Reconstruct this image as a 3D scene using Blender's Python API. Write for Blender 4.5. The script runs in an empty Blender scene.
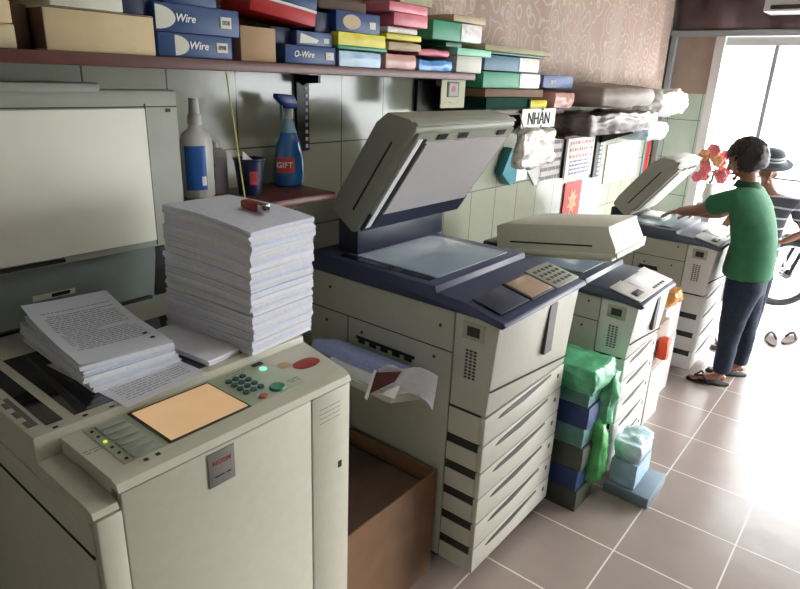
import bpy, bmesh, math, random
from mathutils import Vector, Matrix, noise
random.seed(7)
C = bpy.context.scene.collection
PI = math.pi

# ---------------------------------------------------------------- materials
def new_mat(name):
    m = bpy.data.materials.new(name); m.use_nodes = True
    nt = m.node_tree
    return m, nt, nt.nodes['Principled BSDF']

def lin(c):
    return tuple(((v/12.92) if v <= .04045 else ((v+.055)/1.055)**2.4) for v in c)

def mat(name, col, rough=.5, metal=0.0, var=.06, scale=12, spec=.5, alpha=1, trans=0, emis=None, estr=0, bump=0, coat=0):
    m, nt, b = new_mat(name)
    col = lin(col)
    b.inputs['Roughness'].default_value = rough
    b.inputs['Metallic'].default_value = metal
    b.inputs['Specular IOR Level'].default_value = spec
    b.inputs['Transmission Weight'].default_value = trans
    b.inputs['Coat Weight'].default_value = coat
    b.inputs['Alpha'].default_value = alpha
    tc = nt.nodes.new('ShaderNodeTexCoord')
    n = nt.nodes.new('ShaderNodeTexNoise'); n.inputs['Scale'].default_value = scale; n.inputs['Detail'].default_value = 4
    nt.links.new(tc.outputs['Object'], n.inputs['Vector'])
    r = nt.nodes.new('ShaderNodeValToRGB')
    r.color_ramp.elements[0].position = .3; r.color_ramp.elements[1].position = .7
    r.color_ramp.elements[0].color = (*[max(0, c*(1-var)) for c in col], 1)
    r.color_ramp.elements[1].color = (*[min(1, c*(1+var)) for c in col], 1)
    nt.links.new(n.outputs['Fac'], r.inputs['Fac'])
    nt.links.new(r.outputs['Color'], b.inputs['Base Color'])
    if emis:
        b.inputs['Emission Color'].default_value = (*lin(emis), 1); b.inputs['Emission Strength'].default_value = estr
    if bump:
        bp = nt.nodes.new('ShaderNodeBump'); bp.inputs['Strength'].default_value = bump; bp.inputs['Distance'].default_value = .01
        nt.links.new(n.outputs['Fac'], bp.inputs['Height']); nt.links.new(bp.outputs['Normal'], b.inputs['Normal'])
    return m

def tile_mat(name, c1, c2, grout, w, h, axes, off=(0, 0), rough=.2, mortar=.003, bump=.3):
    m, nt, b = new_mat(name)
    g = nt.nodes.new('ShaderNodeNewGeometry')
    s = nt.nodes.new('ShaderNodeSeparateXYZ'); nt.links.new(g.outputs['Position'], s.inputs[0])
    c = nt.nodes.new('ShaderNodeCombineXYZ')
    for i, a in enumerate(axes):
        ad = nt.nodes.new('ShaderNodeMath'); ad.operation = 'ADD'; ad.inputs[1].default_value = off[i]
        nt.links.new(s.outputs[a], ad.inputs[0]); nt.links.new(ad.outputs[0], c.inputs[i])
    br = nt.nodes.new('ShaderNodeTexBrick'); br.offset = 0; br.squash = 1
    br.inputs['Scale'].default_value = 1; br.inputs['Brick Width'].default_value = w; br.inputs['Row Height'].default_value = h
    br.inputs['Mortar Size'].default_value = mortar; br.inputs['Mortar Smooth'].default_value = .1
    br.inputs['Color1'].default_value = (*lin(c1), 1); br.inputs['Color2'].default_value = (*lin(c2), 1); br.inputs['Mortar'].default_value = (*lin(grout), 1)
    nt.links.new(c.outputs[0], br.inputs['Vector'])
    n = nt.nodes.new('ShaderNodeTexNoise'); n.inputs['Scale'].default_value = 5; n.inputs['Detail'].default_value = 5
    nt.links.new(c.outputs[0], n.inputs['Vector'])
    mr = nt.nodes.new('ShaderNodeMapRange'); mr.inputs['To Min'].default_value = .86; mr.inputs['To Max'].default_value = 1.12
    nt.links.new(n.outputs['Fac'], mr.inputs['Value'])
    mx = nt.nodes.new('ShaderNodeMix'); mx.data_type = 'RGBA'; mx.blend_type = 'MULTIPLY'; mx.inputs['Factor'].default_value = 1
    nt.links.new(br.outputs['Color'], mx.inputs[6]); nt.links.new(mr.outputs[0], mx.inputs[7])
    nt.links.new(mx.outputs[2], b.inputs['Base Color'])
    b.inputs['Roughness'].default_value = rough
    bp = nt.nodes.new('ShaderNodeBump'); bp.inputs['Strength'].default_value = bump; bp.inputs['Distance'].default_value = .002; bp.invert = True
    nt.links.new(br.outputs['Fac'], bp.inputs['Height'])
    n2 = nt.nodes.new('ShaderNodeTexNoise'); n2.inputs['Scale'].default_value = 9
    nt.links.new(c.outputs[0], n2.inputs['Vector'])
    bp2 = nt.nodes.new('ShaderNodeBump'); bp2.inputs['Strength'].default_value = .12; bp2.inputs['Distance'].default_value = .01
    nt.links.new(n2.outputs['Fac'], bp2.inputs['Height']); nt.links.new(bp.outputs['Normal'], bp2.inputs['Normal'])
    nt.links.new(bp2.outputs['Normal'], b.inputs['Normal'])
    return m

def print_mat(name, paper, ink, line, word, margin=None, density=.45, rough=.7):
    """rows of dark marks along local x, stacked along local y"""
    m, nt, b = new_mat(name)
    tc = nt.nodes.new('ShaderNodeTexCoord'); s = nt.nodes.new('ShaderNodeSeparateXYZ'); nt.links.new(tc.outputs['Object'], s.inputs[0])
    def M(op, a, v=None, v2=None):
        n = nt.nodes.new('ShaderNodeMath'); n.operation = op
        if isinstance(a, (int, float)): n.inputs[0].default_value = a
        else: nt.links.new(a, n.inputs[0])
        if v is not None:
            if isinstance(v, (int, float)): n.inputs[1].default_value = v
            else: nt.links.new(v, n.inputs[1])
        return n.outputs[0]
    fy = M('FRACT', M('MULTIPLY', s.outputs[1], 1/line)); rows = M('LESS_THAN', fy, .42)
    cx = nt.nodes.new('ShaderNodeCombineXYZ')
    nt.links.new(M('MULTIPLY', s.outputs[0], 1/word), cx.inputs[0]); nt.links.new(M('FLOOR', M('MULTIPLY', s.outputs[1], 1/line)), cx.inputs[1])
    n = nt.nodes.new('ShaderNodeTexNoise'); n.inputs['Scale'].default_value = 1; nt.links.new(cx.outputs[0], n.inputs['Vector'])
    f = M('MULTIPLY', rows, M('GREATER_THAN', n.outputs['Fac'], density))
    if margin:
        x0, x1, y0, y1 = margin
        for o_, lo, hi in ((s.outputs[0], x0, x1), (s.outputs[1], y0, y1)):
            f = M('MULTIPLY', f, M('MULTIPLY', M('GREATER_THAN', o_, lo), M('LESS_THAN', o_, hi)))
    f = M('MULTIPLY', f, .75)
    mx = nt.nodes.new('ShaderNodeMix'); mx.data_type = 'RGBA'; nt.links.new(f, mx.inputs['Factor'])
    mx.inputs[6].default_value = (*lin(paper), 1); mx.inputs[7].default_value = (*lin(ink), 1)
    nt.links.new(mx.outputs[2], b.inputs['Base Color']); b.inputs['Roughness'].default_value = rough
    return m

def stripe_mat(name, c1, c2, axis, period, duty, rough=.8, off=0):
    m, nt, b = new_mat(name)
    tc = nt.nodes.new('ShaderNodeTexCoord'); s = nt.nodes.new('ShaderNodeSeparateXYZ'); nt.links.new(tc.outputs['Object'], s.inputs[0])
    n = nt.nodes.new('ShaderNodeTexNoise'); n.inputs['Scale'].default_value = 6; nt.links.new(tc.outputs['Object'], n.inputs['Vector'])
    a = nt.nodes.new('ShaderNodeMath'); a.operation = 'MULTIPLY_ADD'; a.inputs[1].default_value = .02; nt.links.new(n.outputs['Fac'], a.inputs[0]); nt.links.new(s.outputs[axis], a.inputs[2])
    d = nt.nodes.new('ShaderNodeMath'); d.operation = 'MULTIPLY_ADD'; d.inputs[1].default_value = 1/period; d.inputs[2].default_value = off; nt.links.new(a.outputs[0], d.inputs[0])
    f = nt.nodes.new('ShaderNodeMath'); f.operation = 'FRACT'; nt.links.new(d.outputs[0], f.inputs[0])
    l = nt.nodes.new('ShaderNodeMath'); l.operation = 'LESS_THAN'; l.inputs[1].default_value = duty; nt.links.new(f.outputs[0], l.inputs[0])
    mx = nt.nodes.new('ShaderNodeMix'); mx.data_type = 'RGBA'; nt.links.new(l.outputs[0], mx.inputs['Factor'])
    mx.inputs[6].default_value = (*lin(c1), 1); mx.inputs[7].default_value = (*lin(c2), 1)
    nt.links.new(mx.outputs[2], b.inputs['Base Color']); b.inputs['Roughness'].default_value = rough
    return m

def curtain_mat():
    m, nt, b = new_mat('curtain cloth')
    tc = nt.nodes.new('ShaderNodeTexCoord')
    mp = nt.nodes.new('ShaderNodeMapping'); mp.inputs['Scale'].default_value = (1.9, 1.9, 1.5); nt.links.new(tc.outputs['Object'], mp.inputs[0])
    v = nt.nodes.new('ShaderNodeTexVoronoi'); v.feature = 'F1'; nt.links.new(mp.outputs[0], v.inputs['Vector'])
    s = nt.nodes.new('ShaderNodeMath'); s.operation = 'MULTIPLY'; s.inputs[1].default_value = 22; nt.links.new(v.outputs['Distance'], s.inputs[0])
    n = nt.nodes.new('ShaderNodeTexNoise'); n.inputs['Scale'].default_value = 3; nt.links.new(mp.outputs[0], n.inputs['Vector'])
    a = nt.nodes.new('ShaderNodeMath'); a.operation = 'MULTIPLY_ADD'; a.inputs[1].default_value = 9; nt.links.new(n.outputs['Fac'], a.inputs[0]); nt.links.new(s.outputs[0], a.inputs[2])
    si = nt.nodes.new('ShaderNodeMath'); si.operation = 'SINE'; nt.links.new(a.outputs[0], si.inputs[0])
    r = nt.nodes.new('ShaderNodeValToRGB'); nt.links.new(si.outputs[0], r.inputs['Fac'])
    r.color_ramp.elements[0].position = .72; r.color_ramp.elements[0].color = (*lin((.88, .77, .70)), 1)
    r.color_ramp.elements[1].position = .85; r.color_ramp.elements[1].color = (*lin((.95, .88, .83)), 1)
    nt.links.new(r.outputs['Color'], b.inputs['Base Color']); b.inputs['Roughness'].default_value = .55
    b.inputs['Sheen Weight'].default_value = .3
    return m

M = {}
def mm(k, *a, **kw): M[k] = mat(k, *a, **kw)
mm('cream', (.78, .775, .71), .42, var=.03, scale=30)
mm('cream_dull', (.66, .66, .60), .45, var=.04, scale=20)
mm('panel_green', (.66, .70, .60), .42, var=.03)
mm('lid_white', (.90, .90, .84), .5, var=.02)
mm('pad_grey', (.74, .72, .72), .45, var=.02)
mm('lid_grey', (.60, .61, .56), .5, var=.04)
mm('hinge_grey', (.46, .49, .48), .5, var=.06)
mm('copier', (.74, .735, .69), .42, var=.03, scale=20)
mm('copier_side', (.66, .655, .605), .45, var=.03, scale=20)
mm('copier_light', (.84, .83, .82), .4, var=.02)
mm('navy', (.20, .22, .35), .45, var=.06)
mm('navy_dark', (.13, .15, .24), .4, var=.06)
mm('greyblue', (.29, .31, .38), .4, var=.06)
mm('seam', (.16, .155, .14), .7)
mm('black', (.05, .05, .055), .45, var=.2)
mm('dark', (.13, .13, .14), .5, var=.15)
mm('glass_dark', (.07, .08, .09), .06, spec=.8, var=.1)
mm('glass_platen', (.62, .68, .74), .08, spec=.8, var=.05)  # pale base colour stands in for the pad reflected in the glass
mm('slot', (.27, .265, .26), .5, var=.1)
mm('key_grey', (.62, .65, .60), .5)
mm('key_teal', (.20, .36, .36), .5)
mm('key_green', (.12, .50, .38), .4)
mm('key_red', (.72, .38, .30), .4)
mm('led_cyan', (.6, 1, .9), .4, emis=(.6, 1, .88), estr=.6)
mm('led_green', (.8, 1, .4), .4, emis=(.8, 1, .3), estr=.8)
mm('screen', (.70, .62, .52), .3, emis=(.93, .74, .52), estr=.42, var=.08, scale=9)
mm('screen_off', (.66, .57, .48), .2, var=.06)
mm('screen_white', (.95, .95, .97), .2)
mm('badge', (.47, .47, .45), .4)
mm('redink', (.62, .22, .16), .6)
mm('ink', (.10, .10, .11), .7)
mm('ink_grey', (.38, .38, .35), .7)
mm('white', (.93, .93, .93), .6, var=.03)
mm('paper', (.93, .935, .97), .75, var=.04, scale=60)
mm('paper3', (.91, .91, .94), .75, var=.05, scale=70)
mm('paper2', (.88, .90, .96), .75, var=.05, scale=80)
mm('paper_blue', (.60, .65, .82), .75, var=.08, scale=60)
mm('wood', (.35, .16, .13), .4, var=.2, scale=14)
mm('wood_dark', (.30, .16, .13), .45, var=.25, scale=14)
mm('kraft', (.68, .56, .43), .7, var=.06)
mm('kraft_light', (.80, .72, .56), .7, var=.07)
mm('kraft_dark', (.33, .25, .20), .7, var=.1)
mm('carton_brown', (.45, .33, .24), .7, var=.1)
mm('cream_box', (.74, .69, .55), .7, var=.1)
mm('bluebox', (.07, .24, .45), .45, var=.1, scale=30)
mm('bluebox_dark', (.06, .12, .27), .45, var=.1)
mm('bluebox_grey', (.30, .38, .55), .45, var=.1)
mm('boxwhite', (.80, .80, .74), .5)
mm('boxbeige', (.72, .64, .50), .5, var=.1)
mm('red', (.72, .12, .14), .45, var=.08)
mm('redstrip', (.85, .16, .14), .5)
mm('yellow', (.84, .80, .22), .45, var=.12)
mm('pink', (.84, .46, .52), .35, var=.12, bump=.3)
mm('salmon', (.80, .60, .56), .3, var=.12, bump=.3)
mm('ltblue', (.62, .74, .84), .3, var=.15, bump=.4)
mm('blue_bag', (.35, .60, .85), .25, var=.25, bump=.5)
mm('green_dark', (.08, .38, .28), .4, var=.12)
mm('green_board', (.20, .58, .42), .45, var=.08)
mm('mint', (.52, .80, .68), .45, var=.08)
mm('bluegreen', (.22, .42, .52), .45, var=.1)
mm('olive', (.60, .57, .42), .6, var=.1)
mm('binder', (.07, .24, .19), .85, spec=.2, var=.2)
mm('wrap', (.86, .84, .82), .22, var=.12, bump=.7, scale=40)
mm('silver', (.82, .79, .76), .3, metal=.2, var=.25, bump=1, scale=26)
mm('taupe_wrap', (.50, .44, .40), .55, var=.10, bump=.2)
mm('dark_wrap', (.38, .33, .32), .4, var=.3, bump=.3)
mm('greenbag', (.36, .70, .52), .22, var=.2, bump=.6, scale=20)
mm('greenbag2', (.32, .68, .38), .22, var=.2, bump=.6, scale=20)
mm('pale_bag', (.74, .84, .88), .2, var=.15, bump=.8, scale=24)
mm('ream_blue', (.13, .22, .42), .5, var=.15)
mm('ream_green', (.34, .52, .50), .5, var=.15)
mm('ream_dark', (.26, .28, .24), .5, var=.15)
mm('steel_slab', (.44, .51, .56), .5, var=.1)
mm('orange_bag', (.88, .60, .30), .3, var=.25, bump=.6, scale=20)
mm('tomato', (.90, .30, .15), .4, var=.1)
mm('plastic_white', (.80, .80, .77), .35, var=.04)
mm('bottle_blue', (.12, .36, .68), .35, var=.08)
mm('can', (.64, .62, .62), .35, var=.15)
mm('bin_blue', (.05, .09, .26), .4, var=.15)
mm('window_liquid', (.08, .36, .62), .08, spec=.9, var=.1, coat=.5)
mm('clear_blue', (.50, .68, .76), .1, var=.05, spec=.8)
mm('trigger', (.08, .22, .55), .35)
mm('label_red', (.72, .25, .20), .45, var=.1)
mm('straw_yellow', (.82, .82, .45), .5)
mm('maroon', (.33, .11, .10), .5)
mm('lighter_red', (.55, .10, .10), .35)
mm('chrome', (.7, .7, .7), .25, metal=1)
mm('frame_white', (.80, .80, .79), .35, var=.03)
mm('frame_grey', (.60, .62, .63), .35, var=.05)
mm('fabric_brown', (.50, .42, .42), .85, var=.15, scale=6)
mm('wall_brown', (.62, .55, .50), .7, var=.12, scale=5)
mm('plaster', (.66, .65, .62), .85, var=.05)
mm('pavement', (.80, .80, .80), .9, var=.08)
mm('facade', (.85, .84, .82), .9, var=.05)
mm('skin', (.58, .41, .33), .5, var=.05)
mm('hair', (.13, .09, .10), .5, var=.3, scale=60)
mm('polo_green', (.17, .42, .28), .8, var=.1, scale=20, bump=.2)
mm('collar_green', (.09, .28, .18), .8)
mm('denim', (.10, .145, .22), .85, var=.25, scale=40, bump=.2)
mm('sandal', (.10, .09, .10), .7, var=.2)
mm('sandal_brown', (.28, .22, .20), .7, var=.2)
mm('hat', (.30, .32, .36), .8)
mm('hat_band', (.85, .86, .86), .8)
mm('tyre', (.10, .10, .10), .8, var=.2)
mm('rim', (.75, .76, .78), .3, metal=.7)
mm('bike_red', (.50, .08, .10), .25, coat=.5)
mm('bike_dark', (.14, .13, .15), .3, coat=.5)
mm('flower_pink', (.93, .50, .54), .6, var=.2)
mm('flower_orange', (.95, .72, .52), .6, var=.2)
mm('leaf', (.20, .36, .18), .6)
mm('calendar', (.92, .90, .88), .5)
mm('bright_paper', (.95, .94, .92), .5)
mm('teal_pack', (.20, .55, .62), .35, var=.2)
mm('poster_cream', (.66, .66, .52), .5, var=.06)
mm('poster_yellow', (.78, .72, .36), .6)
mm('stickerred', (.70, .20, .22), .5, var=.35, scale=90)
mm('orange_pale', (.95, .70, .48), .6)
mm('edge_green', (.45, .60, .62), .4)
mm('tube', (1, 1, 1), .4, emis=(1, .98, .93), estr=9)  # glow of the added ceiling fill tube
M['striped'] = stripe_mat('striped knit', (.33, .33, .37), (.84, .85, .88), 2, .075, .16)
M['tiles'] = tile_mat('wall tiles', (.665, .675, .60), (.65, .665, .595), (.36, .36, .33), .273, .345, (0, 2), (-1.727+.273*20, -1.625+.345*20), .16)
M['tiles_end'] = tile_mat('end wall tiles', (.74, .82, .76), (.73, .81, .75), (.42, .46, .42), .273, .345, (1, 2), (.05, -1.625+.345*20), .2)
M['floor'] = tile_mat('floor tiles', (.62, .56, .53), (.60, .545, .52), (.86, .84, .80), .40, .40, (0, 1), (-3.51+.4*20, -.598+.4*20), .26, .0035)
M['curtain'] = curtain_mat()
mm('page', (.87, .89, .94), .75, var=.02)
mm('print_ink', (.58, .60, .66), .8)
mm('print_faint', (.68, .69, .74), .8)
mm('page2', (.89, .90, .93), .75, var=.02)
M['list'] = print_mat('list sheet', (.88, .86, .84), (.35, .25, .40), .06, .012, None, .40)
M['calgrid'] = print_mat('calendar dates', (.90, .89, .89), (.30, .35, .60), .03, .02, None, .45)
M['calprint'] = print_mat('calendar page', (.90, .88, .86), (.75, .35, .30), .05, .02, None, .5)

# ---------------------------------------------------------------- mesh helpers
def box(bm, x0, x1, y0, y1, z0, z1, bev=0, rot=None, seg=2):
    b2 = bmesh.new()
    bmesh.ops.create_cube(b2, size=1)
    bmesh.ops.scale(b2, vec=(abs(x1-x0), abs(y1-y0), abs(z1-z0)), verts=b2.verts)
    if bev: bmesh.ops.bevel(b2, geom=b2.edges[:], offset=min(bev, .45*min(abs(x1-x0), abs(y1-y0), abs(z1-z0))), segments=seg, affect='EDGES', profile=.5)
    if rot: bmesh.ops.transform(b2, matrix=rot, verts=b2.verts)
    bmesh.ops.translate(b2, vec=((x0+x1)/2, (y0+y1)/2, (z0+z1)/2), verts=b2.verts)
    join(bm, b2)
    return bm

def join(bm, b2, mat4=None):
    if mat4 is not None: bmesh.ops.transform(b2, matrix=mat4, verts=b2.verts)
    me = bpy.data.meshes.new('tmp'); b2.to_mesh(me); b2.free(); bm.from_mesh(me); bpy.data.meshes.remove(me)

def prism(bm, pts, lo, hi, axis='x', bev=0):
    b2 = bmesh.new()
    def P(a, b, c): return (c, a, b) if axis == 'x' else ((a, c, b) if axis == 'y' else (a, b, c))
    v0 = [b2.verts.new(P(a, b, lo)) for a, b in pts]; v1 = [b2.verts.new(P(a, b, hi)) for a, b in pts]
    n = len(pts)
    b2.faces.new(v0); b2.faces.new(v1[::-1])
    for i in range(n): b2.faces.new((v0[i], v1[i], v1[(i+1) % n], v0[(i+1) % n]))
    bmesh.ops.recalc_face_normals(b2, faces=b2.faces)
    if bev: bmesh.ops.bevel(b2, geom=b2.edges[:], offset=bev, segments=2, affect='EDGES', profile=.5)
    join(bm, b2); return bm

def cyl(bm, p0, p1, r0, r1=None, n=16):
    r1 = r0 if r1 is None else r1
    p0, p1 = Vector(p0), Vector(p1); d = p1-p0
    b2 = bmesh.new(); bmesh.ops.create_cone(b2, cap_ends=True, segments=n, radius1=r0, radius2=max(r1, 1e-5), depth=d.length)
    join(bm, b2, Matrix.Translation((p0+p1)/2) @ d.to_track_quat('Z', 'Y').to_matrix().to_4x4()); return bm

def lathe(bm, prof, c, n=24, sx=1, sy=1):
    b2 = bmesh.new(); rings = []
    for r, z in prof: rings.append([b2.verts.new((c[0]+sx*r*math.cos(2*PI*i/n), c[1]+sy*r*math.sin(2*PI*i/n), c[2]+z)) for i in range(n)])
    for a, b in zip(rings, rings[1:]):
        for i in range(n): b2.faces.new((a[i], a[(i+1) % n], b[(i+1) % n], b[i]))
    b2.faces.new(rings[0][::-1]); b2.faces.new(rings[-1])
    bmesh.ops.recalc_face_normals(b2, faces=b2.faces); join(bm, b2); return bm

def ball(bm, c, r, s=(1, 1, 1), n=16):
    b2 = bmesh.new(); bmesh.ops.create_uvsphere(b2, u_segments=n, v_segments=n//2+2, radius=r)
    join(bm, b2, Matrix.Translation(c) @ Matrix.Diagonal((*s, 1))); return bm

def tube(bm, pts, r, n=8):
    for a, b in zip(pts, pts[1:]): cyl(bm, a, b, r, r, n)
    for p in pts[1:-1]: ball(bm, p, r, n=8)
    return bm

def quad(bm, pts, th=.001):
    """thin solid sheet on four or more coplanar-ish points, thickened along its normal"""
    p = [Vector(q) for q in pts]; n = (p[1]-p[0]).cross(p[2]-p[0]).normalized()*th
    b2 = bmesh.new(); a = [b2.verts.new(q) for q in p]; b = [b2.verts.new(q-n) for q in p]
    b2.faces.new(a); b2.faces.new(b[::-1]); k = len(p)
    for i in range(k): b2.faces.new((a[i], b[i], b[(i+1) % k], a[(i+1) % k]))
    bmesh.ops.recalc_face_normals(b2, faces=b2.faces); join(bm, b2); return bm

def lump(bm, x0, x1, y0, y1, z0, z1, amp=.02, freq=9, cuts=14, rnd=.35, seed=0, flat=True):
    """soft wrapped bundle: rounded box with wrinkles"""
    b2 = bmesh.new(); bmesh.ops.create_cube(b2, size=2)
    bmesh.ops.subdivide_edges(b2, edges=b2.edges[:], cuts=cuts, use_grid_fill=True)
    sx, sy, sz = (x1-x0)/2, (y1-y0)/2, (z1-z0)/2
    for v in b2.verts:
        p = v.co.copy(); sp = p.normalized()*1.18
        q = p.lerp(sp, rnd); q = Vector((q.x*sx, q.y*sy, q.z*sz))
        d = amp*(noise.noise(q*freq+Vector((seed, seed*2.1, 0)))+.6*abs(noise.noise(q*freq*2.3+Vector((0, seed, 5)))))
        q += p.normalized()*d
        q.z = max(q.z, -sz) if flat else q.z
        v.co = q+Vector(((x0+x1)/2, (y0+y1)/2, (z0+z1)/2))
    join(bm, b2); return bm

def mesh_obj(name, bm, m, smooth=None, bev=0):
    me = bpy.data.meshes.new(name)
    bmesh.ops.recalc_face_normals(bm, faces=bm.faces)
    bm.to_mesh(me); bm.free()
    o = bpy.data.objects.new(name, me); C.objects.link(o)
    me.materials.append(M[m] if isinstance(m, str) else m)
    if smooth is not None:
        for p in me.polygons: p.use_smooth = True
        if smooth < 180:
            mark_sharp(me, math.radians(smooth))
    return o

def mark_sharp(me, ang):
    b = bmesh.new(); b.from_mesh(me)
    for e in b.edges:
        if len(e.link_faces) == 2 and e.calc_face_angle(0) > ang: e.smooth = False
    b.to_mesh(me); b.free()

class T:
    """a thing: an Empty at its base with its parts as children (parts are modelled in world coordinates unless local)"""
    def __init__(s, name, label, cat, loc=(0, 0, 0), group=None, rot=None, local=False):
        s.o = bpy.data.objects.new(name, None); C.objects.link(s.o); s.o.location = loc; s.loc = Vector(loc); s.local = local
        s.o.empty_display_size = .05
        if rot: s.o.rotation_euler = rot
        s.o['label'] = label; s.o['category'] = cat
        if group: s.o['group'] = group
    def part(s, name, bm, m, parent=None, label=None, smooth=30, stuff=False):
        if not s.local: bmesh.ops.translate(bm, vec=-s.loc, verts=bm.verts)
        o = mesh_obj(name, bm, m, smooth); o.parent = parent or s.o
        if label: o['label'] = label
        if stuff: o['kind'] = 'stuff'
        return o
    def text(s, name, txt, size, loc, rot, m, parent=None, sx=1, shear=0, depth=.0006, align='CENTER', spacing=1):
        bm = text_bm(txt, size, loc, rot, sx, shear, depth, align, spacing)
        return s.part(name, bm, m, parent, smooth=None)

def text_bm(txt, size, loc, rot, sx=1, shear=0, depth=.0006, align='CENTER', spacing=1):
    cu = bpy.data.curves.new('tmp', 'FONT'); cu.body = txt; cu.size = size; cu.extrude = depth; cu.shear = shear
    cu.align_x = align; cu.align_y = 'CENTER'; cu.resolution_u = 2; cu.offset = size*.012; cu.space_line = spacing
    o = bpy.data.objects.new('tmp', cu); C.objects.link(o)
    dg = bpy.context.evaluated_depsgraph_get(); dg.update()
    me = bpy.data.meshes.new_from_object(o.evaluated_get(dg))
    bm = bmesh.new(); bm.from_mesh(me)
    R = rot if isinstance(rot, Matrix) else Matrix.Rotation(rot[2], 4, 'Z') @ Matrix.Rotation(rot[1], 4, 'Y') @ Matrix.Rotation(rot[0], 4, 'X')
    bmesh.ops.transform(bm, matrix=Matrix.Translation(loc) @ R @ Matrix.Diagonal((sx, 1, 1, 1)), verts=bm.verts)
    bpy.data.objects.remove(o); bpy.data.curves.remove(cu); bpy.data.meshes.remove(me)
    return bm
FRONT = (PI/2, 0, 0)          # reads from the room side (-Y)
LEFT = (PI/2, 0, -PI/2)       # reads from -X
def struct(name, bm, m, smooth=None):
    o = mesh_obj(name, bm, m, smooth); o['kind'] = 'structure'; return o
def solo(name, bm, m, label, cat, group=None, smooth=30, base=None):
    vs = [v.co for v in bm.verts]
    if base is None: base = Vector(((min(v.x for v in vs)+max(v.x for v in vs))/2, (min(v.y for v in vs)+max(v.y for v in vs))/2, min(v.z for v in vs)))
    bmesh.ops.translate(bm, vec=-Vector(base), verts=bm.verts)
    o = mesh_obj(name, bm, m, smooth); o.location = base; o['label'] = label; o['category'] = cat
    if group: o['group'] = group
    return o
B = bmesh.new
def arc_band(c, r, sy, z0, z1, a0, a1, th=.0012, n=14):
    bm = B(); ring = []
    for i in range(n+1):
        a = math.radians(a0+(a1-a0)*i/n)
        ring.append([bm.verts.new((c[0]+rr*math.cos(a), c[1]+sy*rr*math.sin(a), c[2]+z)) for rr, z in ((r, z0), (r+th, z0), (r+th, z1), (r, z1))])
    for p, q_ in zip(ring, ring[1:]):
        for k in range(4): bm.faces.new((p[k], q_[k], q_[(k+1) % 4], p[(k+1) % 4]))
    bm.faces.new(ring[0]); bm.faces.new(ring[-1][::-1]); return bm
SEEN = (PI/2, 0, math.radians(-48))     # text turned towards the room's left front

# ---------------------------------------------------------------- setting
W = 1.95; XE = 6.27; XN = -1.6; YR = -2.6; ZC = 3.1
struct('floor', box(B(), XN, XE+.1, YR, W, -.05, 0), 'floor')
struct('wall_back', box(B(), XN, XE+.1, W, W+.1, 0, 1.935), 'tiles')
struct('wall_back_upper', box(B(), XN, XE+.1, W, W+.1, 1.935, ZC), 'plaster')
struct('wall_right', box(B(), XN, 4.5, YR-.1, YR, 0, ZC), 'plaster')
struct('wall_right_header', box(B(), 4.5, XE+.1, YR-.1, YR, 2.38, ZC), 'plaster')  # opening below is unseen, added to let daylight onto the copier fronts
struct('wall_near', box(B(), XN-.1, XN, YR-.1, W+.1, 0, ZC), 'plaster')
struct('ceiling', box(B(), XN-.1, XE+.1, YR-.1, W+.1, ZC, ZC+.1), 'plaster')
struct('wall_far', box(B(), XE, XE+.1, 1.56, W, 0, 1.855), 'tiles_end')
struct('wall_far_upper', box(B(), XE, XE+.1, 1.56, W, 1.855, 2.38), 'wall_brown')
struct('wall_far_header', box(B(), XE, XE+.1, YR, W, 2.38, ZC), 'wall_brown')
bm = B(); box(bm, XE-.05, XE, YR, W-.001, 2.335, 2.385, .005)
struct('trim_1', bm, 'frame_grey')
bm = B(); box(bm, XE-.06, XE-.001, W-.065, W-.02, 0, 2.335, .005)
struct('trim_2', bm, 'frame_grey')
bm = B(); box(bm, XE-.04, XE+.1, 1.48, 1.56, 0, 2.335, .006); box(bm, XE+.02, XE+.08, YR, 1.48, 2.262, 2.30, .004)
box(bm, XE+.02, XE+.08, YR, 1.48, 2.30, 2.335)
struct('trim_3', bm, 'frame_white')
bm = B(); box(bm, XE+.03, XE+.07, 1.07, 1.105, 0, 2.262, .004)
struct('trim_4', bm, 'frame_grey')
# outside: ground and the house across the street
struct('ground', box(B(), XN-.1, 30, -16, 16, -.10, -.051), 'pavement')
bm = B(); box(bm, 17, 18, -9, 9, 0, 4.2)
struct('facade_across_street', bm, 'facade')
t = T('shop_sign', 'pale signboard with faint orange markings outside across the street', 'sign', (10.5, 1.6, 0))
t.part('board', box(B(), 10.5, 10.56, .9, 2.6, 1.45, 2.1, .01), 'bright_paper')
t.text('lettering', '—– — –—', .3, (10.49, 1.75, 1.88), LEFT, 'orange_pale')
t.text('lettering', '— ——', .3, (10.49, 1.7, 1.62), LEFT, 'orange_pale')
t.part('post', box(B(), 10.5, 10.55, .95, 1.0, -.03, 1.46), 'frame_grey'); t.part('post', box(B(), 10.5, 10.55, 2.5, 2.55, -.03, 1.46), 'frame_grey')

# curtain over the tiles
bm = B(); nx, nz = 460, 6; x0, x1 = -.2, 6.13
vs = []
for i in range(nx+1):
    x = x0+(x1-x0)*i/nx; col = []
    for j in range(nz+1):
        zb = 1.94 if x < 2.6 else 1.865; z = zb+(ZC-.05-zb)*j/nz
        y = W-.042-.024*math.sin(x*10+1.4*math.sin(x*2.3)+.4*math.sin(z*2+x))-.004*math.sin(x*27+z)
        col.append(bm.verts.new((x, y, z)))
    vs.append(col)
for i in range(nx):
    for j in range(nz): bm.faces.new((vs[i][j], vs[i+1][j], vs[i+1][j+1], vs[i][j+1]))
bmesh.ops.solidify(bm, geom=bm.faces[:], thickness=.003)
solo('patterned_curtain', bm, 'curtain', 'beige curtain with swirl pattern hanging in folds above the tiled wall', 'curtain', smooth=180)
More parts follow.
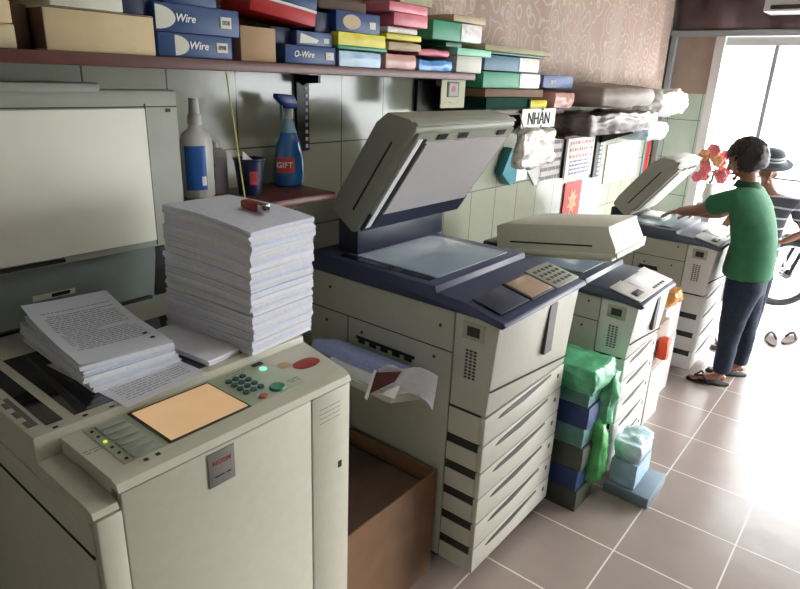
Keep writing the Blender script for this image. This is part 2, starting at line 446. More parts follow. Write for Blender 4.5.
# draped brown cloth above the door
bm = B(); vs = []
for i in range(121):
    y = -2.5+(W-.03+2.5)*i/120; col = []
    for j in range(9):
        z = 2.395+.66*j/8
        x = XE-.06-.03*math.sin(y*9+3*z+math.sin(y*3))-.02*math.sin(y*23-z*6)-.02*abs(math.sin(z*7+y*4))
        col.append(bm.verts.new((x, y, z)))
    vs.append(col)
for i in range(120):
    for j in range(8): bm.faces.new((vs[i][j], vs[i+1][j], vs[i+1][j+1], vs[i][j+1]))
bmesh.ops.solidify(bm, geom=bm.faces[:], thickness=.003)
solo('draped_cloth', bm, 'fabric_brown', 'dull mauve brown cloth draped in creases above the doorway frame', 'cloth', smooth=180)
t = T('wall_unit', 'white box-shaped unit mounted high above the doorway at the top right', 'appliance', (5.95, .75, 2.48))
t.part('housing', box(B(), 5.87, 6.12, .3, 1.17, 2.48, 2.74, .02), 'frame_white'); t.part('vent', box(B(), 5.862, 5.875, .35, 1.12, 2.50, 2.53), 'dark')
t.part('mounting_bracket', box(B(), 6.12, 6.19, .6, .9, 2.55, 2.7), 'frame_grey')
# tube lamp added on the ceiling out of view as room fill
t = T('ceiling_fill_tube', 'unseen white tube added on the ceiling as fill light above the copiers', 'lamp', (1.9, .2, ZC))
t.part('base', box(B(), 1.3, 2.5, .16, .24, ZC-.05, ZC, .005), 'white'); t.part('tube', cyl(B(), (1.33, .2, ZC-.075), (2.47, .2, ZC-.075), .014), 'tube')

# corner strips
t = T('red_banner_strip', 'narrow red strip standing in the corner beside the doorway post', 'banner', (6.1, 1.93, 0))
t.part('red_face', box(B(), 6.06, 6.15, 1.94, 1.9495, 0.001, 1.85), 'redstrip'); t.part('edge_strip', box(B(), 6.0, 6.055, 1.94, 1.9495, 0.001, 1.85), 'edge_green')

# ---------------------------------------------------------------- shelves on the wall
bm = box(B(), -.6, 2.56, 1.64, W, 1.897, 1.928, .004)
solo('wall_shelf', bm, 'wood', 'long reddish brown wooden shelf on the tiled wall carrying the boxes', 'shelf')
def slotted_bracket(x, z0, z1, arm, label, w=.032):
    t = T('shelf_bracket', label, 'bracket', (x, W-.01, z0))
    bm = B(); box(bm, x-w, x+w, W-.016, W-.002, z0, z1)
    t.part('upright', bm, 'black')
    bm = B(); n = int((z1-z0)/.028)
    for i in range(n): box(bm, x+w*.35, x+w*.7, W-.0185, W-.0155, z0+.012+i*.028, z0+.026+i*.028)
    t.part('slots', bm, 'paper2')
    ah = (W-.016-arm)*.45
    prism(bm := B(), [(W-.016, z1-.002), (W-.016, z1-ah), (W-.03, z1-ah*.8), (arm, z1-.03), (arm, z1-.002)], x-.006, x+.006)
    t.part('arm', bm, 'black')
slotted_bracket(1.765, 1.60, 1.896, 1.84, 'black slotted metal bracket under the long shelf beside the spray bottle')
slotted_bracket(.58, 1.80, 1.896, 1.90, 'black metal bracket under the left end of the long shelf')
# small shelf
bm = box(B(), 1.13, 1.66, 1.64, W-.001, 1.452, 1.486, .012)
t = T('small_wall_shelf', 'small red-brown wooden shelf on the wall holding the cleaning bottles', 'shelf', (1.4, 1.8, 1.45))
t.part('board', bm, 'wood')
bm = B(); prism(bm, [(W-.002, 1.452), (W-.002, 1.33), (W-.02, 1.33), (1.72, 1.445), (1.72, 1.452)], 1.2, 1.215); t.part('support', bm, 'cream_dull')
bm = B(); prism(bm, [(W-.002, 1.452), (W-.002, 1.33), (W-.02, 1.33), (1.72, 1.445), (1.72, 1.452)], 1.56, 1.575); t.part('support', bm, 'cream_dull')

SZ = 1.9285; YF = 1.66
def shelf_box(name, x0, x1, z0, z1, m, label, cat='box', y0=YF, y1=1.86, rotz=0, extra=None, group=None, bev=.003):
    c = ((x0+x1)/2, (y0+y1)/2, z0)
    t = T(name, label, cat, c, group, rot=(0, 0, rotz), local=True)
    hx, hy = (x1-x0)/2, (y1-y0)/2
    bm = B(); box(bm, -hx, hx, -hy, hy, 0, z1-z0, bev); t.part('body', bm, m)
    if extra: extra(t, hx, hy, z1-z0)
    return t
shelf_box('carton_box', .28, .642, SZ, 1.981, 'cream_box', 'flat olive cream carton at the far left of the shelf, lowest of two', y0=1.68)
shelf_box('carton_box', .25, .632, 1.982, 2.08, 'kraft_light', 'cream carton stacked on the olive carton at the left edge')
shelf_box('carton_box', .645, .69, SZ, 2.03, 'kraft_dark', 'narrow dark brown carton in the gap left of the long tan box', y0=1.72, y1=1.9)
def tan_ex(t, hx, hy, h):
    bm = B(); box(bm, -hx-.001, hx*.98, -hy-.001, -hy+.001, h*.96, h*.985); t.part('lid_seam', bm, 'kraft_dark')
    bm = B(); box(bm, -hx-.0012, -hx-.0002, -hy*.98, hy*.98, h*.04, h*.96); t.part('end_panel', bm, 'kraft_dark')
shelf_box('long_carton', .70, .982, SZ, 2.028, 'kraft_light', 'long tan cardboard box with a water stain on the shelf', 'box', extra=tan_ex)
def oval_ex(cx, s, txt, tx, lab, lx, tsz=.028):
    def f(t, hx, hy, h):
        y = -hy-.0012
        if cx is not None:
            pts = [(cx, h*.08)]+[(cx+s*math.sin(PI*k/12), h*.5-h*.42*math.cos(PI*k/12)) for k in range(13)]+[(cx, h*.92)]
            bm = B(); prism(bm, pts, y, y+.001, 'y'); t.part('oval_mark', bm, 'boxwhite')
        if txt: t.text('lettering', txt, tsz, (tx, y-.0004, h*.52), FRONT, 'white', shear=.25)
        if lab:
            bm = B(); box(bm, lx-.019, lx+.019, y-.0006, y+.001, h*.3, h*.72); l = t.part('size_label', bm, 'boxwhite')
            t.text('label_number', lab, .017, (lx, y-.001, h*.5), FRONT, 'ink', parent=l)
    return f
shelf_box('white_paper_box', .72, .90, 2.029, 2.075, 'boxwhite', 'pale worn paper box lying on the long tan box')
shelf_box('dark_blue_box', .905, .985, 2.029, 2.08, 'bluebox_dark', 'dark navy box behind the white oval at top of the tan box', y0=1.68)
shelf_box('binding_wire_box', .99, 1.232, SZ, 1.992, 'bluebox', 'blue wire box with white half oval, lower of the left pair', extra=oval_ex(-.07, .045, 'Wire', .005, '098', .085, .030))
shelf_box('binding_wire_box', .985, 1.262, 1.993, 2.066, 'bluebox', 'blue wire box with number 058 label, upper of the left pair', extra=oval_ex(-.135, .06, 'Wire', -.045, '058', .09, .030))
shelf_box('white_lid_box', 1.03, 1.20, 2.067, 2.10, 'bluebox', 'thin blue box with white edge on top of the 058 box', y0=1.68)
shelf_box('kraft_box', 1.272, 1.41, SZ, 2.03, 'kraft', 'small square kraft brown box between blue boxes on the shelf', y0=1.67)
def pale_tri(t, hx, hy, h):
    bm = B(); prism(bm, [(-hx*.85, h*.15), (-hx*.8, h*.85), (hx*.2, h*.45), (hx*.1, h*.2)], -hy-.0012, -hy, 'y'); t.part('pale_mark', bm, 'boxwhite')
    bm = B(); box(bm, hx*.5, hx*.8, -hy-.0012, -hy, h*.25, h*.6); t.part('size_label', bm, 'boxwhite')
shelf_box('binding_wire_box', 1.44, 1.672, SZ, 1.987, 'bluebox', 'blue box lettered O-Wire on the shelf left of pale blue packet', extra=oval_ex(None, 0, 'O-Wire', -.035, '–', .085, .028))
shelf_box('binding_wire_box', 1.50, 1.665, 1.988, 2.033, 'bluebox_grey', 'faded blue box with pale triangle resting on the O-Wire box', y0=1.67, extra=pale_tri)
shelf_box('dark_blue_box', 1.415, 1.497, 1.988, 2.04, 'bluebox_dark', 'dark navy box beside the faded blue box', y0=1.70)
# tilted red/blue box
t = T('red_blue_box', 'red and blue box with a white stripe tilted forward on top of the boxes', 'box', (1.455, 1.76, 2.062), rot=(math.radians(0), math.radians(8), math.radians(-10)), local=True)
bm = B(); box(bm, -.12, .12, -.1, .1, 0, .042, .003); t.part('body', bm, 'red'); bm = B(); box(bm, -.1205, .1205, -.1005, .1005, .042, .05); t.part('white_stripe', bm, 'white')
bm = B(); box(bm, -.12, .12, -.1, .1, .0505, .085, .003); t.part('lid', bm, 'bluebox'); t.text('lettering', '— ––', .03, (0, -.1012, .068), FRONT, 'white')
def beige_ex(t, hx, hy, h):
    bm = B(); prism(bm, [(-hx*.72+.045*(1+math.cos(a)), h*.5+h*.36*math.sin(a)) for a in [2*PI*k/20 for k in range(20)]], -hy-.0012, -hy, 'y'); t.part('beige_panel', bm, 'boxbeige')
    bm = B(); box(bm, hx*.5, hx*.78, -hy-.0012, -hy, h*.25, h*.6); t.part('size_label', bm, 'boxwhite')
shelf_box('binding_wire_box', 1.68, 1.905, 2.044, 2.112, 'bluebox', 'blue box with a beige oval panel above the yellow packet', extra=beige_ex, rotz=-.03)
shelf_box('dark_blue_box', 1.60, 1.675, 2.034, 2.10, 'bluebox_dark', 'dark blue box between the red box and beige oval box', y0=1.69)
shelf_box('dark_folder', 1.62, 1.86, 2.113, 2.15, 'kraft_dark', 'dark brown flat box above the beige oval blue box', y0=1.69)
bm = lump(B(), 1.68, 1.905, 1.65, 1.86, SZ, 1.980, .003, 22, rnd=.08); solo('plastic_packet', bm, 'ltblue', 'pale blue plastic wrapped packet lying under the yellow packet', 'packet', smooth=40)
t = T('yellow_packet', 'yellow and green packet on top of the pale blue packet', 'packet', (1.8, 1.76, 1.987))
t.part('body', lump(B(), 1.675, 1.93, 1.65, 1.86, 1.999, 2.042, .004, 22, rnd=.06), 'yellow'); t.part('base', box(B(), 1.675, 1.94, 1.65, 1.86, 1.9865, 1.998, .002), 'green_board')
bm = lump(B(), 1.94, 2.13, 1.655, 1.86, SZ, 1.984, .006, 14, rnd=.2, seed=3); solo('plastic_packet', bm, 'salmon', 'salmon pink plastic packet on the shelf right of the blue packets', 'packet', smooth=60)
bm = lump(B(), 1.95, 2.16, 1.65, 1.86, 1.998, 2.027, .004, 14, rnd=.15, seed=4); solo('plastic_packet', bm, 'boxbeige', 'beige clear-wrapped packet lying on the salmon pink packet', 'packet', smooth=60)
shelf_box('yellow_card_pack', 1.945, 2.165, 2.036, 2.058, 'yellow', 'bright yellow stack of card beneath the shiny white packet', 'packet')
bm = lump(B(), 1.94, 2.13, 1.65, 1.86, 2.0595, 2.080, .004, 20, rnd=.15, seed=6); solo('plastic_packet', bm, 'wrap', 'shiny white plastic wrapped packet on the yellow card', 'packet', smooth=60)
shelf_box('pink_paper_ream', 2.00, 2.20, 2.089, 2.135, 'pink', 'pink paper ream in clear wrap, lower of the two pinks', 'paper', rotz=-.06)
shelf_box('pink_paper_ream', 1.95, 2.20, 2.136, 2.17, 'pink', 'pink paper ream stacked on the other pink ream', 'paper', rotz=.03)
bm = lump(B(), 2.02, 2.23, 1.66, 1.86, 2.171, 2.21, .005, 20, rnd=.12, seed=9); solo('plastic_packet', bm, 'olive', 'olive and white wrapped packet at the very top of the pink reams', 'packet', smooth=60)
bm = lump(B(), 2.145, 2.385, 1.65, 1.84, SZ, 1.970, .009, 13, rnd=.2, seed=11); solo('plastic_bag', bm, 'blue_bag', 'crinkled light blue plastic bag hanging over the shelf front edge', 'bag', smooth=60)
bm = lump(B(), 2.15, 2.37, 1.66, 1.85, 1.988, 2.012, .008, 13, rnd=.2, seed=12); solo('plastic_bag', bm, 'pink', 'pink plastic bag lying on the light blue bag', 'bag', smooth=60)
shelf_box('white_card_box', 2.43, 2.635, SZ+.001, 2.0, 'boxwhite', 'white wrapped card box at the right end of the shelf', 'packet', extra=None)
t = T('green_card_stack', 'dark green card stack with mint green front edge near the shelf end', 'card', (2.5, 1.75, 2.001))
t.part('dark_card', box(B(), 2.34, 2.46, 1.66, 1.86, 2.0305, 2.05, .002), 'green_dark'); t.part('mint_card', box(B(), 2.40, 2.68, 1.64, 1.86, 2.001, 2.03, .002), 'mint')
def wrapend(t, hx, hy, h):
    bm = lump(B(), hx*.15, hx+.012, -hy-.004, hy*.9, .003, h+.001, .0025, 40, rnd=.08, seed=2); t.part('plastic_wrap', bm, 'wrap', smooth=60)
shelf_box('green_board_box', 2.24, 2.60, 2.055, 2.13, 'green_board', 'bright green box half wrapped in shiny white plastic', extra=wrapend)
shelf_box('flat_white_carton', 2.40, 2.66, 2.137, 2.165, 'boxbeige', 'thin beige white carton lying on top of the green box', y0=1.67)

# second shelf (lower, further along)
P2 = 1.765
t = T('lower_wall_shelf', 'dark brown lower shelf plank beyond the end of the long shelf', 'shelf', (3.1, 1.8, P2-.03))
bm = box(B(), 2.66, 3.56, 1.65, W-.001, P2-.03, P2, .004); t.part('board', bm, 'wood_dark')
bm = B(); prism(bm, [(W-.002, P2-.03), (W-.002, P2-.2), (W-.03, P2-.2), (1.72, P2-.05), (1.72, P2-.03)], 2.78, 2.80); t.part('support', bm, 'black')
bm = B(); prism(bm, [(W-.002, P2-.03), (W-.002, P2-.2), (W-.03, P2-.2), (1.72, P2-.05), (1.72, P2-.03)], 3.3, 3.32); t.part('support', bm, 'black')
t = T('ring_binder', 'dark green ring binder lying flat on the lower brown shelf', 'binder', (2.88, 1.77, P2))
t.part('cover', box(B(), 2.655, 3.10, 1.63, 1.9, P2, P2+.007), 'binder'); t.part('cover', box(B(), 2.655, 3.10, 1.63, 1.9, P2+.05, P2+.057), 'binder')
t.part('spine', box(B(), 3.085, 3.10, 1.63, 1.9, P2+.0075, P2+.0495), 'binder'); t.part('pages', box(B(), 2.67, 3.08, 1.64, 1.89, P2+.0075, P2+.0495), 'binder')
shelf_box('brown_folder', 2.655, 3.25, P2+.06, P2+.098, 'carton_brown', 'brown flat folder pack on top of the dark green binder', 'folder', y0=1.64, y1=1.9)
def wrapend2(t, hx, hy, h):
    bm = lump(B(), hx*.25, hx+.01, -hy-.004, hy*.9, .003, h+.0005, .0025, 40, rnd=.08, seed=8); t.part('plastic_wrap', bm, 'wrap', smooth=60)
shelf_box('green_paper_ream', 2.66, 3.22, 1.866, 1.94, 'green_board', 'green ream with white plastic wrapped end, lower of the pair', 'paper', extra=wrapend2)
shelf_box('blue_paper_ream', 2.66, 3.19, 1.946, 2.015, 'bluegreen', 'teal blue ream with white plastic wrapped end, above the green one', 'paper', extra=wrapend2)
shelf_box('olive_card', 2.66, 3.26, 2.021, 2.032, 'green_dark', 'thin dark green card sheet over the teal blue ream', 'card')
shelf_box('olive_card', 2.655, 3.33, 2.033, 2.062, 'olive', 'olive cream board lying on top of the stacked reams', 'card')
bm = lump(B(), 3.12, 3.32, 1.64, 1.86, P2+.001, P2+.045, .006, 20, rnd=.25, seed=21); solo('plastic_packet', bm, 'yellow', 'small yellow and clear packet beside the dark green binder', 'packet', smooth=60)
bm = lump(B(), 3.37, 3.62, 1.62, 1.86, P2+.001, P2+.086, .010, 16, rnd=.25, seed=22); solo('plastic_packet', bm, 'salmon', 'peach clear-wrapped packet under the small blue box', 'packet', smooth=60)
shelf_box('small_blue_box', 3.28, 3.66, P2+.108, P2+.175, 'bluebox_grey', 'small faded blue box with white print beside the grey bundle', y0=1.66, y1=1.84, extra=oval_ex(None, 0, 'ono', -.08, None, 0, .035))
# big wrapped bundles on a rack
t = T('bundle_rack', 'dark slotted metal rack arm holding the grey bundles on the wall', 'bracket', (4.4, 1.8, 1.5))
t.part('board', box(B(), 3.58, 4.96, 1.63, W-.001, 1.585, 1.603, .003), 'wood_dark')
bm = B(); box(bm, 4.83, 4.95, W-.02, W-.002, 1.2, 1.584); t.part('upright', bm, 'black')
bm = B()
for i in range(11): box(bm, 4.90, 4.935, W-.0225, W-.0195, 1.22+i*.033, 1.24+i*.033)
t.part('slots', bm, 'white')
bm = B(); prism(bm, [(W-.023, 1.584), (W-.023, 1.47), (W-.05, 1.48), (1.68, 1.565), (1.68, 1.584)], 4.87, 4.89); t.part('arm', bm, 'black')
bm = B(); box(bm, 4.27, 4.30, W-.02, W-.002, 1.25, 1.584); t.part('upright', bm, 'dark')
bm = lump(B(), 3.62, 4.94, 1.52, 1.86, 1.604, 1.725, .035, 11, cuts=26, rnd=.25, seed=31); solo('wrapped_bundle', bm, 'dark_wrap', 'dark grey plastic wrapped bundle beneath the taupe bundle', 'bundle', smooth=80)
bm = lump(B(), 3.72, 4.74, 1.49, 1.86, 1.765, 1.895, .018, 4, cuts=24, rnd=.5, seed=33); solo('wrapped_bundle', bm, 'taupe_wrap', 'smooth taupe wrapped bundle on top of the dark grey bundle', 'bundle', smooth=180)
bm = lump(B(), 5.06, 5.80, 1.56, 1.82, 1.70, 1.87, .04, 11, cuts=26, rnd=.55, seed=35, flat=False); solo('plastic_bag', bm, 'wrap', 'crumpled white plastic bag bulging at right end of the bundles', 'bag', smooth=80)
t = T('plastic_bag', 'thin clear plastic bag hanging down below the white bag', 'bag', (5.3, 1.75, 1.5))
t.part('bag_body', lump(B(), 5.05, 5.55, 1.62, 1.88, 1.50, 1.64, .03, 8, cuts=18, rnd=.6, seed=38, flat=False), 'pale_bag', smooth=80)
t.part('bag_handle', tube(B(), [(5.25, 1.75, 1.66), (5.2, 1.78, 1.69), (5.12, 1.9, 1.70), (5.10, 1.9495, 1.70)], .004), 'pale_bag')

# wall papers
t = T('hanging_notice', 'white notice with black letters hung from the lower shelf front', 'notice', (3.27, 1.628, 1.66))
t.part('sheet', box(B(), 3.03, 3.42, 1.635, 1.640, 1.665, 1.765), 'bright_paper'); t.text('lettering', 'NHẬN', .088, (3.22, 1.633, 1.712), FRONT, 'ink', depth=.001)
t = T('foil_bag', 'shiny crumpled silver plastic bag hanging under the notice', 'bag', (3.16, 1.6, 1.47))
t.part('bag_body', lump(B(), 2.93, 3.31, 1.56, 1.62, 1.47, 1.66, .022, 15, cuts=18, rnd=.3, seed=41, flat=False), 'silver', smooth=80)
t.part('hanging_loop', tube(B(), [(3.0, 1.6, 1.66), (3.0, 1.632, 1.74), (3.0, 1.649, 1.75)], .003), 'silver')
t = T('list_sheet', 'tall white list sheet pinned on the tiles left of the calendar', 'paper', (4.08, 1.949, 1.26), rot=FRONT, local=True)
t.part('sheet', box(B(), -.13, .16, 0, .32, 0, .002), 'list')
bm = B(); prism(bm, [(3.68, 1.40), (3.86, 1.24), (3.90, 1.24), (3.90, 1.52), (3.66, 1.52)], 1.94, 1.9495, 'y'); solo('grey_board', bm, 'frame_white', 'pale grey plastic board leaning on the tiles beside the list', 'board')
t = T('wall_calendar', 'wall calendar with red print hanging under the grey bundles', 'calendar', (4.6, 1.949, 1.23), rot=FRONT, local=True)
t.part('backing', box(B(), -.26, .22, 0, .345, 0, .002), 'calendar'); t.part('printed_page', box(B(), -.22, .19, .15, .27, .0025, .004), 'calprint')
t.part('date_grid', box(B(), -.2, .17, .02, .13, .0022, .004), 'calgrid')
t.text('heading', '— –', .08, (-.02, .305, .003), (0, 0, 0), 'redink')
t = T('red_poster', 'small red orange poster on the tiles above the third copier', 'poster', (4.5, 1.94, .92))
t.part('sheet', box(B(), 4.36, 4.66, 1.938, 1.9502, .90, 1.20), 'redstrip')
t.part('ornament', prism(B(), [(4.51+.09*math.cos(a)*(1 if k % 2 else .55), 1.05+.11*math.sin(a)*(1 if k % 2 else .55)) for k, a in enumerate([2*PI*k/16 for k in range(16)])], 1.936, 1.9375, 'y'), 'flower_orange')
bm = box(B(), 5.10, 5.86, 1.94, 1.9502, 1.12, 1.44); solo('white_poster', bm, 'bright_paper', 'large blank white sheet on the tiles right of the calendar', 'poster')
t = T('teal_packet', 'teal and white packet on the tiles behind the raised lid', 'packet', (3.45, 1.9, 1.3))
t.part('teal_side', prism(B(), [(3.33, 1.37), (3.44, 1.29), (3.50, 1.31), (3.50, 1.50), (3.42, 1.52)], 1.89, 1.945, 'y'), 'teal_pack'); t.part('white_side', box(B(), 3.505, 3.64, 1.89, 1.945, 1.31, 1.50), 'white')
t = T('framed_poster', 'small cream poster with framed red emblem under the long shelf', 'poster', (2.46, 1.69, 1.775))
t.part('sheet', box(B(), 2.365, 2.555, 1.690, 1.694, 1.775, 1.8965), 'poster_cream'); t.part('frame', box(B(), 2.41, 2.50, 1.687, 1.6895, 1.822, 1.888), 'ink_grey')
t.part('emblem', box(B(), 2.42, 2.49, 1.685, 1.6865, 1.828, 1.882), 'badge'); t.part('emblem_mark', cyl(B(), (2.455, 1.684, 1.857), (2.455, 1.6845, 1.857), .016), 'stickerred')
t.text('caption', '– — –', .05, (2.46, 1.689, 1.80), FRONT, 'poster_yellow')
bm = box(B(), 2.50, 2.75, 1.925, 1.945, 1.745, 1.889, .002); solo('shade_panel', bm, 'black', 'black panel standing in for the dark space under the long shelf end', 'board')  # black sheet in place of the shade beneath the shelf
bm = B(); box(bm, 2.75, 2.95, 1.72, 1.86, 1.62, 1.70, .004); solo('dark_clamp', bm, 'dark', 'dark metal piece showing behind the raised lid top', 'clamp')

# ---------------------------------------------------------------- cleaning things on the small shelf
BZ = 1.4865
t = T('detergent_bottle', 'white detergent bottle with blue label on the small shelf', 'bottle', (1.217, 1.86, BZ))
t.part('body', lathe(B(), [(.05, 0), (.056, .006), (.057, .17), (.055, .195), (.047, .212), (.028, .225), (.020, .240)], (1.217, 1.86, BZ), sy=.75), 'plastic_white', smooth=40)
t.part('cap', lathe(B(), [(.024, 0), (.022, .03), (.018, .034), (.015, .083)], (1.217, 1.86, BZ+.2405)), 'plastic_white', label='tapered white cap')
l = t.part('label', arc_band((1.217, 1.86, BZ), .0575, .75, .03, .175, 198, 275), 'bottle_blue', label='blue label')
t.part('barcode_panel', arc_band((1.217, 1.86, BZ), .0589, .75, .045, .075, 256, 271), 'white', parent=l)
t = T('aerosol_can', 'grey white aerosol spray can between bottle and blue cup', 'can', (1.315, 1.895, BZ))
t.part('body', lathe(B(), [(.036, 0), (.038, .004), (.038, .14), (.03, .15), (.014, .156)], (1.315, 1.895, BZ)), 'can', smooth=40)
t.part('nozzle', lathe(B(), [(.014, 0), (.014, .02), (.008, .024)], (1.315, 1.895, BZ+.1565)), 'plastic_white')
t.part('label', arc_band((1.315, 1.895, BZ), .0383, 1, .02, .13, 170, 280), 'can')
t.text('lettering', '— –', .03, (1.315-.030, 1.895-.0277, BZ+.08), Matrix.Rotation(math.radians(-48), 4, 'Z') @ Matrix.Rotation(PI/2, 4, 'X') @ Matrix.Rotation(PI/2, 4, 'Z'), 'ink')
t = T('blue_cup', 'dark blue plastic cup holding paper scraps beside the spray bottle', 'cup', (1.385, 1.80, BZ))
t.part('body', lathe(B(), [(.040, 0), (.053, .118), (.056, .12), (.056, .126), (.051, .126), (.049, .118), (.038, .006)], (1.385, 1.80, BZ)), 'bin_blue', smooth=40)
t.part('sticker', arc_band((1.385, 1.80, BZ), .0515, 1, .04, .085, 232, 262), 'stickerred')
bm = quad(B(), [(1.35, 1.79, BZ+.12), (1.40, 1.80, BZ+.09), (1.41, 1.81, BZ+.115), (1.36, 1.80, BZ+.15)]); solo('paper_scrap', bm, 'white', 'white paper scrap sticking out of the blue cup', 'paper')
bx, by = 1.612, 1.85
t = T('spray_bottle', 'blue glass cleaner spray bottle with blue trigger head', 'bottle', (bx, by, BZ))
t.part('body', lathe(B(), [(.054, 0), (.064, .006), (.069, .05), (.066, .10), (.054, .155), (.034, .20)], (bx, by, BZ), sy=.62), 'window_liquid', smooth=40, label='blue liquid-filled body')
t.part('shoulder', lathe(B(), [(.0345, 0), (.022, .035), (.018, .05)], (bx, by, BZ+.2002), sy=.8), 'clear_blue', smooth=40)
t.part('collar', lathe(B(), [(.019, 0), (.019, .035), (.015, .037)], (bx, by, BZ+.2503)), 'plastic_white')
tr = t.part('trigger_head', prism(B(), [(bx-.06, .325), (bx-.058, .34), (bx+.02, .335), (bx+.034, .31), (bx+.034, .288), (bx-.015, .2875)], by-.014, by+.014, 'y', .003), 'trigger')
tr.location.z += BZ
t.part('trigger', prism(B(), [(bx-.035, BZ+.30), (bx-.03, BZ+.30), (bx-.024, BZ+.25), (bx-.034, BZ+.245)], by-.006, by+.006, 'y'), 'clear_blue', parent=tr).location.z -= BZ
l = t.part('label', arc_band((bx, by, BZ), .0705, .62, .055, .112, 192, 262), 'label_red')
t.text('lettering', 'GIFT', .030, (bx-.052, by-.034, BZ+.084), (PI/2, 0, math.radians(-40)), 'white', parent=l)
t = T('drinking_straw', 'thin pale yellow stick standing upright before the cup', 'stick', (1.30, 1.72, BZ))
t.part('stick', cyl(B(), (1.30, 1.72, BZ), (1.235, 1.70, 1.896), .0026, n=8), 'straw_yellow')

# ---------------------------------------------------------------- duplicator on the left
DX0, DX1, DY0, DY1, DT = .38, 1.10, .985, 1.86, 1.18
t = T('duplicator', 'cream duplicator machine with raised lid and lit orange touch screen', 'duplicator', (.74, 1.42, 0))
bm = B(); box(bm, DX0, 1.05, DY0+.02, DY1, .09, 1.10, .006); t.part('body', bm, 'cream')
bm = B(); box(bm, DX0-.003, DX0+.001, 1.0, DY1-.02, 1.03, 1.034); t.part('side_seam', bm, 'seam')
bm = B(); box(bm, DX0, DX1, 1.215, DY1, 1.101, 1.198, .006); t.part('scanner_bed', bm, 'cream')
# front top beam with the control panel
bm = B(); prism(bm, [(.983, 1.157), (.990, 1.172), (1.008, 1.178), (1.214, 1.178), (1.214, 1.101), (1.01, 1.101), (1.01, 1.157)], .43, DX1)
for v in bm.verts:
    if v.co.x > DX1-.01: v.co.x = 1.05+max(0, v.co.y-.985)/.23*.05
pn = t.part('control_panel', bm, 'cream')
bm = B(); prism(bm, [(.985, 1.125), (.99, 1.137), (1.01, 1.142), (1.214, 1.142), (1.214, 1.101), (1.01, 1.101), (1.01, 1.12)], DX0, .429); t.part('side_tray', bm, 'cream')
bm = B(); box(bm, .47, .94, 1.03, 1.205, 1.1782, 1.1795, .0005); pz = t.part('panel_overlay', bm, 'panel_green', parent=pn)
bm = B(); box(bm, .565, .77, 1.03, 1.20, 1.1797, 1.1812); t.part('screen_bezel', bm, 'dark', parent=pn)
bm = B(); box(bm, .572, .765, 1.036, 1.192, 1.1813, 1.1825); t.part('touch_screen', bm, 'screen', parent=pn, label='glowing orange touch screen')
for k in range(6):
    bm = B(); y = 1.195-k*.028; box(bm, .492+.0*k, .548, y-.02, y, 1.1797, 1.183, .001); t.part('function_key', bm, 'key_grey', parent=pn)
    if k not in (2,):
        bm = B(); cyl(bm, (.481, y-.01, 1.1797), (.481, y-.01, 1.1815), .0035, n=10); t.part('indicator', bm, 'ink', parent=pn)
bm = B(); cyl(bm, (.481, 1.129, 1.1797), (.481, 1.129, 1.182), .004, n=10); t.part('indicator', bm, 'led_green', parent=pn, label='lit green indicator')
for i in range(3):
    for j in range(4):
        bm = B(); x = .805+i*.021+j*-.001; y = 1.163-j*.0245; cyl(bm, (x, y, 1.1797), (x, y, 1.1845), .0088, .0078, 16); t.part('number_key', bm, 'key_teal', parent=pn)
bm = B(); cyl(bm, (.868, 1.056, 1.1797), (.868, 1.056, 1.186), .020, .018, 24); t.part('start_key', bm, 'key_green', parent=pn, label='large green round start key')
bm = B(); cyl(bm, (.818, 1.046, 1.1797), (.818, 1.046, 1.184), .011, .010, 20); t.part('stop_key', bm, 'key_red', parent=pn, label='red stop key')
bm = B(); cyl(bm, (.909, 1.161, 1.1797), (.909, 1.161, 1.182), .010, n=20); t.part('indicator', bm, 'led_cyan', parent=pn, label='glowing cyan round indicator')
bm = B(); box(bm, .90, .93, 1.185, 1.200, 1.1797, 1.1812); t.part('display_window', bm, 'ink', parent=pn)
bm = B(); lump(bm, .975, 1.045, 1.085, 1.13, 1.1782, 1.1805, .001, 30, 6, .9); t.part('red_sticker', bm, 'redink', parent=pn, label='worn red oval sticker')
bm = B(); lump(bm, .945, .975, 1.125, 1.155, 1.1797, 1.1808, .001, 30, 6, .9); t.part('sticker_residue', bm, 'boxbeige', parent=pn)
t.text('panel_marking', '— — — —\n- — - —', .012, (.85, 1.19, 1.18), (0, 0, 0), 'ink_grey', parent=pn, depth=.0003)
t.text('panel_marking', '———\n—  —', .012, (.925, 1.06, 1.18), (0, 0, 0), 'ink_grey', parent=pn, depth=.0003)
t.text('panel_marking', '— ———\n—  — —', .010, (.455, 1.12, 1.1786), (0, 0, 0), 'ink_grey', parent=pn, depth=.0003)
for x in (.505, .53):
    bm = B(); box(bm, x-.004, x+.004, 1.012, 1.02, 1.178, 1.18); t.part('panel_notch', bm, 'ink', parent=pn)
# scanner glass
bm = B(); box(bm, .475, 1.07, 1.245, 1.625, 1.1982, 1.2); t.part('platen_glass', bm, 'glass_dark', label='black scanner glass')
bm = B(); box(bm, .418, .452, 1.245, 1.70, 1.1982, 1.2); t.part('feed_glass', bm, 'glass_dark')
bm = B(); box(bm, .40, .41, 1.26, 1.42, 1.1982, 1.1987)
for k in range(5): box(bm, .389, .399, 1.26+k*.055, 1.29+k*.055, 1.1982, 1.199)
t.part('icon_strip', bm, 'ink_grey')
bm = B()
for p in ((.428, 1.225), (.49, 1.228), (.47, 1.64), (.545, 1.222)): box(bm, p[0]-.005, p[0]+.005, p[1]-.003, p[1]+.003, 1.1982, 1.1995)
t.part('scale_marks', bm, 'ink')
